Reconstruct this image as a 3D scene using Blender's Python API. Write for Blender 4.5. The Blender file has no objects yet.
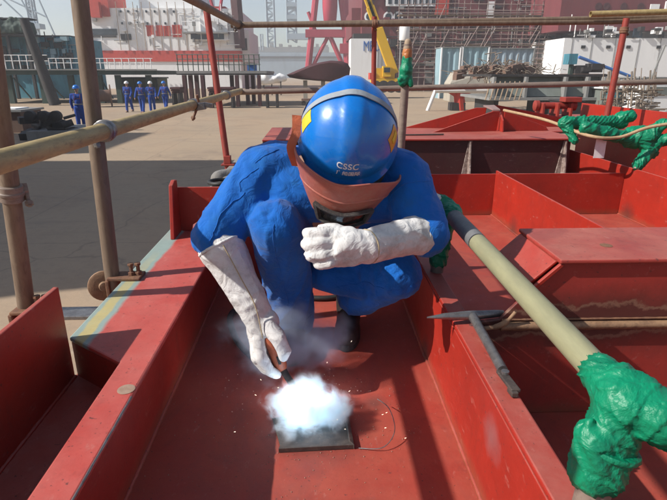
import bpy, bmesh, math, random
import numpy as np
from mathutils import Vector, Matrix, noise as mnoise
S = bpy.context.scene
COL = S.collection
rnd = random.Random(7)
R = math.radians

# ------------------------------------------------------------------ camera, sky, sun, exposure
cam_d = bpy.data.cameras.new("camera")
cam = bpy.data.objects.new("camera", cam_d); COL.objects.link(cam)
cam.location = (0, 0, 0.9)
cam.rotation_euler = (R(90 - 19), 0, R(-1.95))
cam_d.sensor_width = 36; cam_d.lens = 512 / 667 * 36
cam_d.clip_start = 0.05; cam_d.clip_end = 6000
S.camera = cam

SUN_TRAVEL = Vector((1.24, 0.30, -1.0)).normalized()          # the way sunlight travels
sun_d = bpy.data.lights.new("sun", "SUN"); sun_d.energy = 5.0; sun_d.angle = R(0.53); sun_d.color = (1.0, 0.955, 0.89)
sun = bpy.data.objects.new("sun", sun_d); COL.objects.link(sun)
sun.rotation_euler = SUN_TRAVEL.to_track_quat('-Z', 'Y').to_euler()
W = bpy.data.worlds.new("World"); S.world = W; W.use_nodes = True
wn = W.node_tree.nodes; wl = W.node_tree.links
bgn = wn.get("Background") or wn.new("ShaderNodeBackground")
sky = wn.new("ShaderNodeTexSky"); sky.sky_type = 'NISHITA'; sky.sun_disc = False
to_sun = -SUN_TRAVEL
sky.sun_elevation = math.asin(to_sun.z)
sky.sun_rotation = math.atan2(to_sun.x, to_sun.y)
sky.air_density = 1.0; sky.dust_density = 1.0; sky.ozone_density = 1.0
wl.new(sky.outputs[0], bgn.inputs[0]); bgn.inputs[1].default_value = 0.078
S.view_settings.view_transform = 'Standard'; S.view_settings.look = 'None'
S.view_settings.exposure = 0.50; S.view_settings.gamma = 1.0; S.view_settings.use_curve_mapping = False
S.render.engine = 'CYCLES'
cy = S.cycles
cy.use_denoising = True; cy.max_bounces = 6; cy.diffuse_bounces = 3; cy.glossy_bounces = 3
cy.transmission_bounces = 4; cy.volume_bounces = 1; cy.transparent_max_bounces = 8
cy.volume_step_rate = 1.0; cy.volume_max_steps = 128; cy.sample_clamp_indirect = 6.0
ARC_W = 0.8; FUME_GLOW = 230.0
cy.caustics_reflective = False; cy.caustics_refractive = False

# ------------------------------------------------------------------ materials
class NT:
    def __init__(s, name):
        s.m = bpy.data.materials.new(name); s.m.use_nodes = True
        s.t = s.m.node_tree; s.n = s.t.nodes; s.l = s.t.links
        s.b = s.n["Principled BSDF"]
        s.geo = s.n.new("ShaderNodeNewGeometry"); s.pos = s.geo.outputs["Position"]
    def put(s, sock, v):
        if hasattr(v, "is_linked"): s.l.new(v, sock)
        elif isinstance(v, (tuple, list)):
            v = tuple(v); sock.default_value = v if len(v) == len(sock.default_value) else v + (1.0,)
        else: sock.default_value = v
    def math(s, op, a, b=0.0, clamp=False):
        n = s.n.new("ShaderNodeMath"); n.operation = op; n.use_clamp = clamp
        s.put(n.inputs[0], a); s.put(n.inputs[1], b); return n.outputs[0]
    def mix(s, f, a, b, blend='MIX'):
        n = s.n.new("ShaderNodeMixRGB"); n.blend_type = blend
        s.put(n.inputs[0], f); s.put(n.inputs[1], a); s.put(n.inputs[2], b); return n.outputs[0]
    def noise(s, scale, detail=4, rough=0.6, stretch=None, dist=0.0):
        n = s.n.new("ShaderNodeTexNoise"); n.inputs["Scale"].default_value = scale
        n.inputs["Detail"].default_value = detail; n.inputs["Roughness"].default_value = rough; n.inputs["Distortion"].default_value = dist
        v = s.pos
        if stretch:
            m = s.n.new("ShaderNodeMapping"); m.inputs["Scale"].default_value = stretch; s.l.new(v, m.inputs[0]); v = m.outputs[0]
        s.l.new(v, n.inputs["Vector"]); return n.outputs[0]
    def ramp(s, v, lo, hi):
        n = s.n.new("ShaderNodeMapRange"); n.clamp = True
        s.put(n.inputs[0], v); n.inputs[1].default_value = lo; n.inputs[2].default_value = hi; return n.outputs[0]
    def xyz(s, i):
        n = s.n.new("ShaderNodeSeparateXYZ"); s.l.new(s.pos, n.inputs[0]); return n.outputs[i]
    def nrm(s, i):
        n = s.n.new("ShaderNodeSeparateXYZ"); s.l.new(s.geo.outputs["Normal"], n.inputs[0]); return n.outputs[i]
    def bump(s, h, strength=0.3, dist=0.01):
        n = s.n.new("ShaderNodeBump"); n.inputs["Strength"].default_value = strength; n.inputs["Distance"].default_value = dist
        s.put(n.inputs["Height"], h); s.l.new(n.outputs[0], s.b.inputs["Normal"])
    def done(s, color, rough=0.5, metal=0.0, spec=0.5, coat=0.0):
        s.put(s.b.inputs["Base Color"], color); s.put(s.b.inputs["Roughness"], rough); s.put(s.b.inputs["Metallic"], metal)
        s.b.inputs["Specular IOR Level"].default_value = spec; s.b.inputs["Coat Weight"].default_value = coat
        return s.m

def worn(name, c1, c2, dirt=(0.12, 0.1, 0.08), amount=0.5, scale=6.0, rough=0.5, metal=0.0, bump=0.15, coat=0.0, spec=0.5, stretch=None, fine=60.0):
    t = NT(name)
    a = t.ramp(t.noise(scale, 5, 0.65, stretch), 0.35, 0.65)
    c = t.mix(a, c1, c2)
    d = t.ramp(t.noise(scale * 2.7, 8, 0.72, stretch, 0.6), 0.62 - 0.16 * amount, 0.72)
    c = t.mix(t.math('MULTIPLY', d, amount), c, dirt)
    t.bump(t.noise(fine, 4, 0.6), bump, 0.004)
    r = t.math('ADD', rough - 0.1, t.math('MULTIPLY', t.noise(scale * 4, 4), 0.2))
    return t.done(c, r, metal, spec, coat)

def red_primer(name, c1, c2, dust=0.55, dustcol=(0.40, 0.105, 0.085), rough=0.42, soot=None, stripes=False, far_grey=False, rust=0.0, tracks=0.0, heat_glare=()):
    t = NT(name)
    c = t.mix(t.ramp(t.noise(3.0, 5, 0.6), 0.3, 0.7), c1, c2)
    c = t.mix(t.math('MULTIPLY', t.ramp(t.noise(14, 6, 0.7, (1, .3, 1.6)), 0.5, 0.8), 0.35), c, (c1[0] * .55, c1[1] * .6, c1[2] * .7))
    up = t.ramp(t.nrm(2), 0.4, 0.9)
    dn = t.math('MULTIPLY', up, t.math('MULTIPLY', t.ramp(t.noise(5, 8, 0.7), 0.25, 0.65), dust))
    c = t.mix(dn, c, dustcol)
    # pale grinding dust and scuffs, dark burn freckles
    sc = t.math('MULTIPLY', t.ramp(t.noise(38, 6, 0.75, (1, .45, 1)), 0.60, 0.74), 0.5)
    c = t.mix(sc, c, (0.46, 0.22, 0.18))
    fk = t.math('MULTIPLY', t.ramp(t.noise(110, 3, 0.5), 0.66, 0.72), 0.75)
    c = t.mix(fk, c, (0.07, 0.03, 0.028))
    # drips and wipes down the plate, dull brown dirt gathered along the foot of it
    dr = t.math('MULTIPLY', t.ramp(t.noise(11, 7, 0.75, (1, 1, .22), .4), 0.56, 0.72), 0.5)
    c = t.mix(dr, c, (c1[0] * .42, c1[1] * .9, c1[2] * 1.1))
    ft = t.math('MULTIPLY', t.ramp(t.math('ADD', t.math('ABSOLUTE', t.xyz(2)), t.math('MULTIPLY', t.noise(13, 5, 0.7), 0.06)), 0.075, 0.030), 0.7)
    c = t.mix(t.math('MULTIPLY', ft, t.math('SUBTRACT', 1.0, up)), c, (0.20, 0.065, 0.035))
    for hx, hy, hz_, hr, h0, h1, h2 in heat_glare:
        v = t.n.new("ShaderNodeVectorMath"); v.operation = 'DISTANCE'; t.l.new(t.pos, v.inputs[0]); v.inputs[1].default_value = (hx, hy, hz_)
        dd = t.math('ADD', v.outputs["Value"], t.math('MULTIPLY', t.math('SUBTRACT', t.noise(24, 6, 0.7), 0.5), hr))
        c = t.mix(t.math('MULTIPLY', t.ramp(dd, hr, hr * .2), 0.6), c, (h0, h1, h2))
    if tracks:
        m = t.math('MULTIPLY', t.ramp(t.noise(2.2, 9, 0.75, (1, 0.6, 1), 1.2), 0.5, 0.7), tracks)
        c = t.mix(m, c, (0.16, 0.05, 0.045))
    if rust:
        c = t.mix(t.math('MULTIPLY', t.ramp(t.noise(7, 8, 0.75), 0.42, 0.6), rust), c, (0.05, 0.022, 0.02))
        c = t.mix(t.math('MULTIPLY', t.ramp(t.noise(22, 8, 0.8, (.4, 1, 1.5)), 0.6, 0.68), 0.5), c, (0.22, 0.19, 0.18))
    if soot is not None:                                     # heat-burnt paint along the pipe stiffener
        z = t.math('ADD', t.xyz(2), t.math('MULTIPLY', t.math('SUBTRACT', t.noise(9, 6, 0.7), 0.5), 0.11))
        d = t.math('ABSOLUTE', t.math('SUBTRACT', z, soot))
        c = t.mix(t.math('MULTIPLY', t.ramp(d, 0.115, 0.03), 0.88), c, (0.052, 0.022, 0.018))
        e = t.math('ABSOLUTE', t.math('SUBTRACT', d, 0.040))
        c = t.mix(t.math('MULTIPLY', t.ramp(e, 0.009, 0.002), 0.38), c, (0.30, 0.2, 0.13))
    if stripes:
        x = t.math('ADD', t.xyz(0), t.math('MULTIPLY', t.math('SUBTRACT', t.noise(6, 4), 0.5), 0.035))
        c = t.mix(t.math('MULTIPLY', t.ramp(x, -0.585, -0.597), 0.85), c, (0.20, 0.34, 0.31))
        yl = t.math('MULTIPLY', t.ramp(x, -0.606, -0.612), t.ramp(x, -0.644, -0.638))
        yl = t.math('MULTIPLY', yl, t.ramp(t.xyz(1), 1.95, 1.5))
        c = t.mix(t.math('MULTIPLY', yl, t.math('ADD', 0.35, t.math('MULTIPLY', t.noise(30, 7, 0.75), 0.6))), c, (0.50, 0.37, 0.10))
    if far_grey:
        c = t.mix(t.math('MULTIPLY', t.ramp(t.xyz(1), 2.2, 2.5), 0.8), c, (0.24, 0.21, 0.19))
    mo = t.math('ADD', 0.72, t.math('MULTIPLY', t.noise(26, 9, 0.78), 0.34)); mo = t.math('ADD', mo, t.math('MULTIPLY', t.noise(3.3, 6, 0.7, (1, .6, 1), 1.0), 0.24))
    cb = t.n.new("ShaderNodeCombineXYZ")
    for i in range(3): t.put(cb.inputs[i], mo)
    c = t.mix(1.0, c, cb.outputs[0], 'MULTIPLY')
    t.bump(t.math('ADD', t.noise(120, 4, 0.7), t.math('MULTIPLY', t.noise(9, 3), 2.0)), 0.16, 0.0025)
    r = t.math('ADD', rough - 0.14, t.math('MULTIPLY', t.noise(9, 6, 0.7), 0.28))
    r = t.math('ADD', r, t.math('MULTIPLY', dn, 0.4))
    return t.done(c, r, 0.0, 0.45)

M = {}
RD1, RD2 = (0.37, 0.024, 0.012), (0.27, 0.020, 0.012)
M['red_wall'] = red_primer('red primer plate', RD1, RD2, dust=0.75, dustcol=(0.36, 0.12, 0.095), heat_glare=((0.36, 0.87, 0.18, 0.06, 0.24, 0.12, 0.12), (1.17, 2.9, 0.02, 0.10, .06, .03, .025), (2.05, 3.2, 0.03, 0.09, .05, .03, .025), (0.56, 3.3, 0.02, 0.09, .05, .03, .025), (0.36, 1.5, 0.02, 0.07, .07, .03, .025)))  # first spot paints a pale glare into the wall colour, the rest are burns
M['red_floor'] = red_primer('red primer floor', (0.34, 0.037, 0.025), (0.27, 0.033, 0.024), dust=0.6, dustcol=(0.36, 0.088, 0.052), rough=0.50, tracks=0.7, heat_glare=((-0.02, 1.13, 0.0, 0.17, 0.06, 0.04, 0.035), (0.16, 1.25, 0.0, 0.05, 0.07, 0.035, 0.03), (0.10, 0.85, 0.0, 0.06, 0.12, 0.045, 0.035)))
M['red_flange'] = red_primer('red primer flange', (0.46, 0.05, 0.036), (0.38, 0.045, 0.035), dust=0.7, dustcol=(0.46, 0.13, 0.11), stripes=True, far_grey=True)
M['red_deck'] = red_primer('dusty red deck', (0.36, 0.045, 0.032), (0.28, 0.04, 0.03), dust=0.8, dustcol=(0.36, 0.125, 0.095), tracks=0.5)
M['red_soot'] = red_primer('burnt red web', (0.33, 0.035, 0.024), (0.27, 0.03, 0.024), soot=0.285)
M['red_rust'] = red_primer('rusted dark web', (0.06, 0.018, 0.018), (0.04, 0.014, 0.015), rust=0.9)
M['scabby'] = worn('scabbed bare steel', (0.38, 0.32, 0.28), (0.16, 0.1, 0.08), (0.05, 0.03, 0.03), 0.9, 30, 0.8, bump=0.6)
M['steel_red'] = worn('red painted tube', (0.30, 0.035, 0.022), (0.22, 0.03, 0.02), (0.1, 0.04, 0.03), 0.6, 12, 0.55)
M['tube_ochre'] = worn('ochre worn tube', (0.42, 0.32, 0.145), (0.31, 0.22, 0.09), (0.11, 0.085, 0.055), 0.75, 9, 0.55, stretch=(3, .7, 3))
M['tube_brown'] = worn('brown worn tube', (0.20, 0.145, 0.10), (0.14, 0.097, 0.066), (0.09, 0.055, 0.04), 0.75, 10, 0.6, stretch=(3, 3, .6))
M['tube_grey'] = worn('grey brown scaffold tube', (0.23, 0.175, 0.14), (0.17, 0.125, 0.10), (0.08, 0.06, 0.05), 0.7, 10, 0.6, stretch=(.8, 3, 3))
M['pale_pipe'] = worn('pale cream pipe', (0.27, 0.26, 0.15), (0.22, 0.212, 0.125), (0.24, 0.21, 0.13), 0.5, 14, 0.5, bump=0.1, stretch=(3, .6, 3))
M['pipe_grey'] = worn('dark grey pipe end', (0.15, 0.15, 0.15), (0.11, 0.11, 0.11), (0.24, 0.22, 0.2), 0.5, 16, 0.5)
M['rust'] = worn('rust', (0.22, 0.11, 0.055), (0.14, 0.06, 0.035), (0.06, 0.035, 0.03), 0.8, 30, 0.75, bump=0.5)
M['rust_tan'] = worn('tan rusted pipe', (0.30, 0.18, 0.10), (0.2, 0.11, 0.06), (0.08, 0.05, 0.035), 0.8, 24, 0.7, bump=0.4)
M['steel'] = worn('bare grey steel', (0.30, 0.29, 0.28), (0.2, 0.19, 0.19), (0.08, 0.06, 0.05), 0.6, 30, 0.38, 0.75, bump=0.25)
M['dark_steel'] = worn('dark scaled steel', (0.055, 0.045, 0.042), (0.09, 0.07, 0.06), (0.2, 0.15, 0.12), 0.5, 40, 0.6, 0.3, bump=0.3)
M['grind'] = worn('ground bare spot', (0.36, 0.25, 0.18), (0.28, 0.18, 0.13), (0.2, 0.1, 0.07), 0.5, 50, 0.5)

def tape_mat(name, c, c2):
    t = NT(name)
    col = t.mix(t.ramp(t.noise(16, 5, 0.6), 0.35, 0.65), c, c2)
    t.bump(t.math('ADD', t.noise(12, 5, 0.55, None, 2.5), t.math('MULTIPLY', t.noise(40, 3, 0.5, None, 1.5), 0.35)), 0.6, 0.010)
    return t.done(col, 0.46, 0, 0.45, 0.0)
M['green_tape'] = tape_mat('green plastic wrap', (0.0, 0.22, 0.105), (0.0, 0.15, 0.075))
M['orange_tape'] = tape_mat('orange tape', (0.42, 0.13, 0.03), (0.33, 0.2, 0.08))

def cloth_mat(name, c, c2, weave=900, rough=0.85, folds=0.5, grime=None, sheen=0.15):
    t = NT(name)
    col = t.mix(t.ramp(t.noise(7, 5, 0.65), 0.35, 0.65), c, c2)
    if grime:
        col = t.mix(t.math('MULTIPLY', t.ramp(t.noise(18, 7, 0.75), 0.48, 0.70), 0.65), col, grime)
    h = t.math('ADD', t.math('MULTIPLY', t.noise(22, 4, 0.55, None, 1.2), 1.0), t.math('MULTIPLY', t.noise(weave, 2, 0.5), 0.05))
    t.bump(h, folds, 0.012)
    t.b.inputs["Sheen Weight"].default_value = sheen
    return t.done(col, rough, 0, 0.25)
M['coverall'] = cloth_mat('blue coverall cloth', (0.002, 0.115, 0.45), (0.002, 0.090, 0.37), grime=(0.010, 0.11, 0.31), folds=0.6)
M['collar'] = cloth_mat('orange collar cloth', (0.46, 0.12, 0.055), (0.40, 0.10, 0.048))
M['leather'] = cloth_mat('white split leather', (0.66, 0.65, 0.63), (0.57, 0.555, 0.54), weave=500, folds=0.6, grime=(0.27, 0.24, 0.21), sheen=0.05)
M['stitch'] = worn('tan stitching', (0.42, 0.33, 0.2), (0.36, 0.28, 0.17), rough=0.8)
M['hat_blue'] = worn('blue hat shell', (0.001, 0.16, 0.56), (0.001, 0.135, 0.50), (0.05, 0.19, 0.42), 0.6, 16, 0.30, bump=0.05, coat=0.35, spec=0.5)
M['hat_dark'] = worn('dark hat rim', (0.008, 0.02, 0.06), (0.006, 0.015, 0.05), rough=0.5)
M['elastic'] = worn('grey elastic strap', (0.30, 0.33, 0.36), (0.24, 0.27, 0.30), rough=0.8)
M['sticker'] = worn('yellow sticker', (0.62, 0.50, 0.03), (0.55, 0.42, 0.03), (0.3, 0.3, 0.1), 0.4, 40, 0.5)
M['sticker_orange'] = worn('amber sticker', (0.62, 0.33, 0.03), (0.5, 0.22, 0.03), (0.35, 0.1, 0.03), 0.4, 40, 0.5)
M['letter'] = worn('pale lettering', (0.66, 0.70, 0.74), (0.6, 0.65, 0.7), rough=0.5)
M['shield'] = worn('salmon red fibre shield', (0.40, 0.115, 0.08), (0.33, 0.095, 0.068), (0.36, 0.17, 0.13), 0.8, 20, 0.52, bump=0.25)
M['shield_in'] = worn('lens frame', (0.035, 0.03, 0.03), (0.05, 0.045, 0.04), (0.2, 0.17, 0.15), 0.6, 60, 0.45)
M['glass_dark'] = worn('welding lens', (0.01, 0.013, 0.012), (0.008, 0.01, 0.01), rough=0.2, spec=0.6)
M['skin'] = worn('skin', (0.42, 0.24, 0.16), (0.36, 0.2, 0.13), (0.3, 0.14, 0.1), 0.3, 20, 0.55)
M['hair'] = worn('black hair', (0.012, 0.01, 0.009), (0.02, 0.016, 0.014), rough=0.6)
M['boot'] = worn('black work boot', (0.016, 0.015, 0.014), (0.025, 0.022, 0.02), (0.12, 0.09, 0.075), 0.5, 25, 0.55, bump=0.3)
M['rubber'] = worn('black rubber', (0.013, 0.013, 0.013), (0.02, 0.02, 0.02), (0.09, 0.075, 0.065), 0.4, 30, 0.6)
M['orange_grip'] = worn('worn orange grip', (0.42, 0.11, 0.05), (0.34, 0.08, 0.035), (0.07, 0.04, 0.03), 0.7, 60, 0.55)
M['rope'] = worn('tan rope', (0.42, 0.29, 0.17), (0.34, 0.22, 0.12), rough=0.9, scale=40)
M['paper'] = worn('white tag', (0.74, 0.73, 0.72), (0.66, 0.64, 0.63), (0.4, 0.3, 0.28), 0.4, 14, 0.7)
M['grey_cloth'] = cloth_mat('grey rag', (0.21, 0.2, 0.19), (0.16, 0.15, 0.14))

def plain(name, c, rough=0.7, var=0.8, dirt=None, amount=0.5, scale=0.6, metal=0.0, stretch=(1, 1, .4)):
    return worn(name, c, tuple(x * var for x in c), dirt or tuple(x * 0.5 for x in c), amount, scale, rough, metal, bump=0.05, stretch=stretch, fine=8)
M['b_white'] = plain('ship white', (0.80, 0.80, 0.79), dirt=(0.45, 0.38, 0.32), var=0.95, amount=0.35, stretch=(1, 1, .15))
M['b_red'] = plain('ship red band', (0.52, 0.045, 0.025))
M['b_crimson'] = plain('crane crimson', (0.42, 0.03, 0.06))
M['b_maroon'] = plain('primer maroon hull', (0.17, 0.035, 0.04), dirt=(0.1, 0.03, 0.032))
M['b_maroon2'] = plain('dark maroon steel', (0.075, 0.022, 0.024))
M['b_teal'] = plain('teal block', (0.06, 0.25, 0.33), dirt=(0.03, 0.07, 0.08), amount=0.8)
M['b_cyan'] = plain('pale blue sheet', (0.28, 0.42, 0.47), scale=2.0, dirt=(0.2, 0.26, 0.28))
M['b_blue'] = plain('bright blue', (0.01, 0.12, 0.42))
M['b_green'] = plain('dark green steel', (0.025, 0.055, 0.042), dirt=(0.07, 0.05, 0.04))
M['b_olive'] = plain('olive skip', (0.07, 0.10, 0.04))
M['b_dark'] = plain('dark machine', (0.03, 0.028, 0.028), dirt=(0.1, 0.08, 0.07), scale=2)
M['b_black'] = plain('black opening', (0.012, 0.013, 0.014))
M['b_grey'] = plain('weathered grey', (0.24, 0.24, 0.23), dirt=(0.12, 0.1, 0.09), scale=1.5)
M['b_greygreen'] = plain('grey green concrete', (0.17, 0.19, 0.17), dirt=(0.09, 0.08, 0.07), scale=1.5)
M['b_beige'] = plain('beige block', (0.40, 0.36, 0.29), scale=1.5)
M['b_yellow'] = plain('crane yellow', (0.68, 0.40, 0.01), var=0.9, amount=0.3)
M['b_tube'] = plain('scaffold steel', (0.25, 0.18, 0.16), scale=2)
M['b_bamboo'] = plain('tan scrap bars', (0.33, 0.24, 0.16), scale=2)
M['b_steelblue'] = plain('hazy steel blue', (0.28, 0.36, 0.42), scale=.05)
M['b_glass'] = plain('window dark', (0.03, 0.045, 0.06), rough=0.2)
M['b_scrap'] = plain('weathered scrap', (0.22, 0.17, 0.125), scale=3, var=.6)
M['b_brown'] = plain('brown clutter', (0.17, 0.10, 0.07), scale=2)
M['w_blue'] = cloth_mat('worker coverall', (0.006, 0.055, 0.30), (0.005, 0.04, 0.24))

def ground_mat():
    t = NT('dusty concrete yard')
    c = t.mix(t.ramp(t.noise(0.12, 6, 0.6), 0.3, 0.7), (0.37, 0.275, 0.185), (0.30, 0.23, 0.16))
    c = t.mix(t.math('MULTIPLY', t.ramp(t.noise(0.5, 8, 0.7, (1, .5, 1)), 0.45, 0.75), 0.5), c, (0.34, 0.22, 0.135))
    c = t.mix(t.math('MULTIPLY', t.ramp(t.noise(0.9, 8, 0.75, (.3, 1.2, 1), 1.0), 0.55, 0.75), 0.55), c, (0.16, 0.13, 0.115))
    c = t.mix(t.math('MULTIPLY', t.ramp(t.noise(9, 6, 0.7), 0.5, 0.8), 0.4), c, (0.18, 0.145, 0.12))
    c = t.mix(t.math('MULTIPLY', t.ramp(t.noise(0.22, 8, 0.72, None, 1.5), 0.52, 0.68), 0.45), c, (0.20, 0.15, 0.115))
    c = t.mix(t.math('MULTIPLY', t.ramp(t.noise(2.4, 8, 0.78, (.25, 1.6, 1), 2.0), 0.60, 0.70), 0.55), c, (0.13, 0.105, 0.09))
    c = t.mix(t.math('MULTIPLY', t.ramp(t.noise(1.1, 6, 0.7), 0.64, 0.72), 0.5), c, (0.40, 0.34, 0.27))
    cr = t.n.new("ShaderNodeTexVoronoi"); cr.feature = 'DISTANCE_TO_EDGE'; cr.inputs["Scale"].default_value = 0.21
    wv = t.n.new("ShaderNodeVectorMath"); wv.operation = 'ADD'; t.l.new(t.pos, wv.inputs[0])
    cn = t.n.new("ShaderNodeTexNoise"); cn.inputs["Scale"].default_value = 0.8; cn.inputs["Detail"].default_value = 6; t.l.new(t.pos, cn.inputs["Vector"]); t.l.new(cn.outputs["Color"], wv.inputs[1]); t.l.new(wv.outputs[0], cr.inputs["Vector"])
    c = t.mix(t.math('MULTIPLY', t.ramp(cr.outputs["Distance"], 0.005, 0.001), 0.3), c, (0.09, 0.075, 0.065))
    for i, off in ((0, 1.6), (1, 2.2)):                      # worn casting joints every 6 m
        w = t.math('ABSOLUTE', t.math('SUBTRACT', t.math('MODULO', t.math('ADD', t.xyz(i), 6000 + off), 6.0), 3.0))
        w = t.math('ADD', w, t.math('MULTIPLY', t.noise(3, 5, 0.7), 0.03))
        c = t.mix(t.math('MULTIPLY', t.ramp(w, 0.034, 0.018), 0.4), c, (0.13, 0.105, 0.09))
    t.bump(t.noise(40, 5, 0.7), 0.3, 0.01)
    return t.done(c, 0.85, 0, 0.3)
M['ground'] = ground_mat()

# ------------------------------------------------------------------ mesh helpers
ORG = {}
def bev_mod(o, w, seg=2):
    m = o.modifiers.new("edge", "BEVEL"); m.width = w; m.segments = seg; m.limit_method = 'ANGLE'; m.angle_limit = R(35)
def link_mesh(name, me, mat, parent):
    o = bpy.data.objects.new(name, me); COL.objects.link(o)
    if isinstance(mat, str): mat = M[mat]
    me.materials.clear(); me.materials.append(mat)
    if parent is not None:
        o.parent = parent; ORG[o.name] = ORG.get(parent.name, Vector((0, 0, 0)))
        if ORG[o.name].length > 0: me.transform(Matrix.Translation(-ORG[o.name]))
    return o
class MB:
    def __init__(s): s.v = []; s.f = []
    def add(s, vs, fs):
        k = len(s.v); s.v += [tuple(v) for v in vs]; s.f += [tuple(i + k for i in f) for f in fs]; return s
    def box(s, x0, x1, y0, y1, z0, z1):
        return s.add([(x, y, z) for x in (x0, x1) for y in (y0, y1) for z in (z0, z1)],
                     [(0, 1, 3, 2), (4, 6, 7, 5), (0, 4, 5, 1), (2, 3, 7, 6), (0, 2, 6, 4), (1, 5, 7, 3)])
    def obox(s, c, ax, ay, az):
        c, ax, ay, az = map(Vector, (c, ax, ay, az))
        return s.add([c + ax * i + ay * j + az * k for i in (-1, 1) for j in (-1, 1) for k in (-1, 1)],
                     [(0, 1, 3, 2), (4, 6, 7, 5), (0, 4, 5, 1), (2, 3, 7, 6), (0, 2, 6, 4), (1, 5, 7, 3)])
    def prism(s, pts, t):
        t = Vector(t); n = len(pts); a = [Vector(p) for p in pts]
        return s.add(a + [p + t for p in a], [tuple(range(n)), tuple(range(2 * n - 1, n - 1, -1))] + [(i, i + n, (i + 1) % n + n, (i + 1) % n) for i in range(n)])
    def sweep(s, pts, r, n=12, cap=True, closed=False):
        pts = [Vector(p) for p in pts]; m = len(pts)
        rs = r if isinstance(r, (list, tuple)) else [r] * m
        up = None; vs = []
        for i, p in enumerate(pts):
            a = pts[i - 1] if (i > 0 or closed) else p
            b = pts[(i + 1) % m] if (i < m - 1 or closed) else p
            d = (b - a).normalized()
            if up is None: up = d.orthogonal().normalized()
            up = (up - d * up.dot(d)); up = up.normalized() if up.length > 1e-6 else d.orthogonal().normalized()
            q = d.cross(up)
            for k in range(n):
                t = 2 * math.pi * k / n; vs.append(p + (up * math.cos(t) + q * math.sin(t)) * rs[i])
        fs = []
        for i in range(m if closed else m - 1):
            j = (i + 1) % m
            for k in range(n): fs.append((i * n + k, i * n + (k + 1) % n, j * n + (k + 1) % n, j * n + k))
        if cap and not closed: fs += [tuple(range(n - 1, -1, -1)), tuple((m - 1) * n + k for k in range(n))]
        return s.add(vs, fs)
    def cap(s, a, b, ra, rb=None, n=14, sq=None):
        """tapered capsule with round ends"""
        a, b = Vector(a), Vector(b); rb = ra if rb is None else rb
        d = b - a; L = d.length; d = d.normalized() if L > 1e-6 else Vector((0, 0, 1))
        pts = []; rs = []
        for i in range(1, 5): t = math.pi / 2 * i / 4; pts.append(a - d * ra * math.cos(t)); rs.append(ra * math.sin(t))
        for i in range(1, 4): pts.append(a.lerp(b, i / 4)); rs.append(ra + (rb - ra) * i / 4)
        for i in range(4, 0, -1): t = math.pi / 2 * i / 4; pts.append(b + d * rb * math.cos(t)); rs.append(rb * math.sin(t))
        return s.sweep(pts, rs, n)
    def ell(s, c, rx, ry, rz, rot=None, n=16, m=10):
        c = Vector(c); vs = []; fs = []
        for i in range(m + 1):
            t = math.pi * (i + 0.02 if i == 0 else i - 0.02 if i == m else i) / m
            for k in range(n):
                p = 2 * math.pi * k / n; v = Vector((rx * math.sin(t) * math.cos(p), ry * math.sin(t) * math.sin(p), rz * math.cos(t)))
                vs.append(c + (rot @ v if rot else v))
        for i in range(m):
            for k in range(n): fs.append((i * n + k, i * n + (k + 1) % n, (i + 1) * n + (k + 1) % n, (i + 1) * n + k))
        fs += [tuple(range(n)), tuple(m * n + k for k in range(n - 1, -1, -1))]
        return s.add(vs, fs)
    def lathe(s, c, axis, prof, n=20):
        c = Vector(c); d = Vector(axis).normalized(); u = d.orthogonal().normalized(); q = d.cross(u); m = len(prof); vs = []
        for r, h in prof:
            for k in range(n): t = 2 * math.pi * k / n; vs.append(c + d * h + (u * math.cos(t) + q * math.sin(t)) * max(r, 1e-4))
        fs = [(i * n + k, i * n + (k + 1) % n, (i + 1) * n + (k + 1) % n, (i + 1) * n + k) for i in range(m - 1) for k in range(n)]
        fs += [tuple(range(n - 1, -1, -1)), tuple((m - 1) * n + k for k in range(n))]
        return s.add(vs, fs)
    def sheet(s, grid, th):
        """grid of points -> a skin with thickness th along its normals"""
        nu, nv = len(grid), len(grid[0]); g = [[Vector(p) for p in r] for r in grid]; vs = []; back = []
        for i in range(nu):
            for j in range(nv):
                du = g[min(i + 1, nu - 1)][j] - g[max(i - 1, 0)][j]; dv = g[i][min(j + 1, nv - 1)] - g[i][max(j - 1, 0)]
                nn = du.cross(dv); nn = nn.normalized() if nn.length > 1e-9 else Vector((0, 0, 1))
                vs.append(g[i][j]); back.append(g[i][j] - nn * th)
        N = nu * nv; fs = []
        for i in range(nu - 1):
            for j in range(nv - 1):
                a, b, c, d = i * nv + j, (i + 1) * nv + j, (i + 1) * nv + j + 1, i * nv + j + 1
                fs += [(a, b, c, d), (d + N, c + N, b + N, a + N)]
        for i in range(nu - 1):
            a, b = i * nv, (i + 1) * nv; fs.append((a, a + N, b + N, b))
            a, b = i * nv + nv - 1, (i + 1) * nv + nv - 1; fs.append((b, b + N, a + N, a))
        for j in range(nv - 1):
            fs.append((j + 1, j + 1 + N, j + N, j)); k = (nu - 1) * nv + j; fs.append((k, k + N, k + 1 + N, k + 1))
        return s.add(vs + back, fs)
    def mesh(s, name):
        me = bpy.data.meshes.new(name); me.from_pydata(s.v, [], s.f)
        bm = bmesh.new(); bm.from_mesh(me); bmesh.ops.recalc_face_normals(bm, faces=bm.faces); bm.to_mesh(me); bm.free()
        return me
    def build(s, name, mat, parent=None, bevel=0.0, smooth=None):
        me = s.mesh(name); o = link_mesh(name, me, mat, parent)
        if smooth: me.polygons.foreach_set("use_smooth", [True] * len(me.polygons)); me.set_sharp_from_angle(angle=R(smooth))
        if bevel: bev_mod(o, bevel)
        return o
def tube(p0, p1, r, n=14):
    return MB().sweep([p0, p1], r, n)
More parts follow.
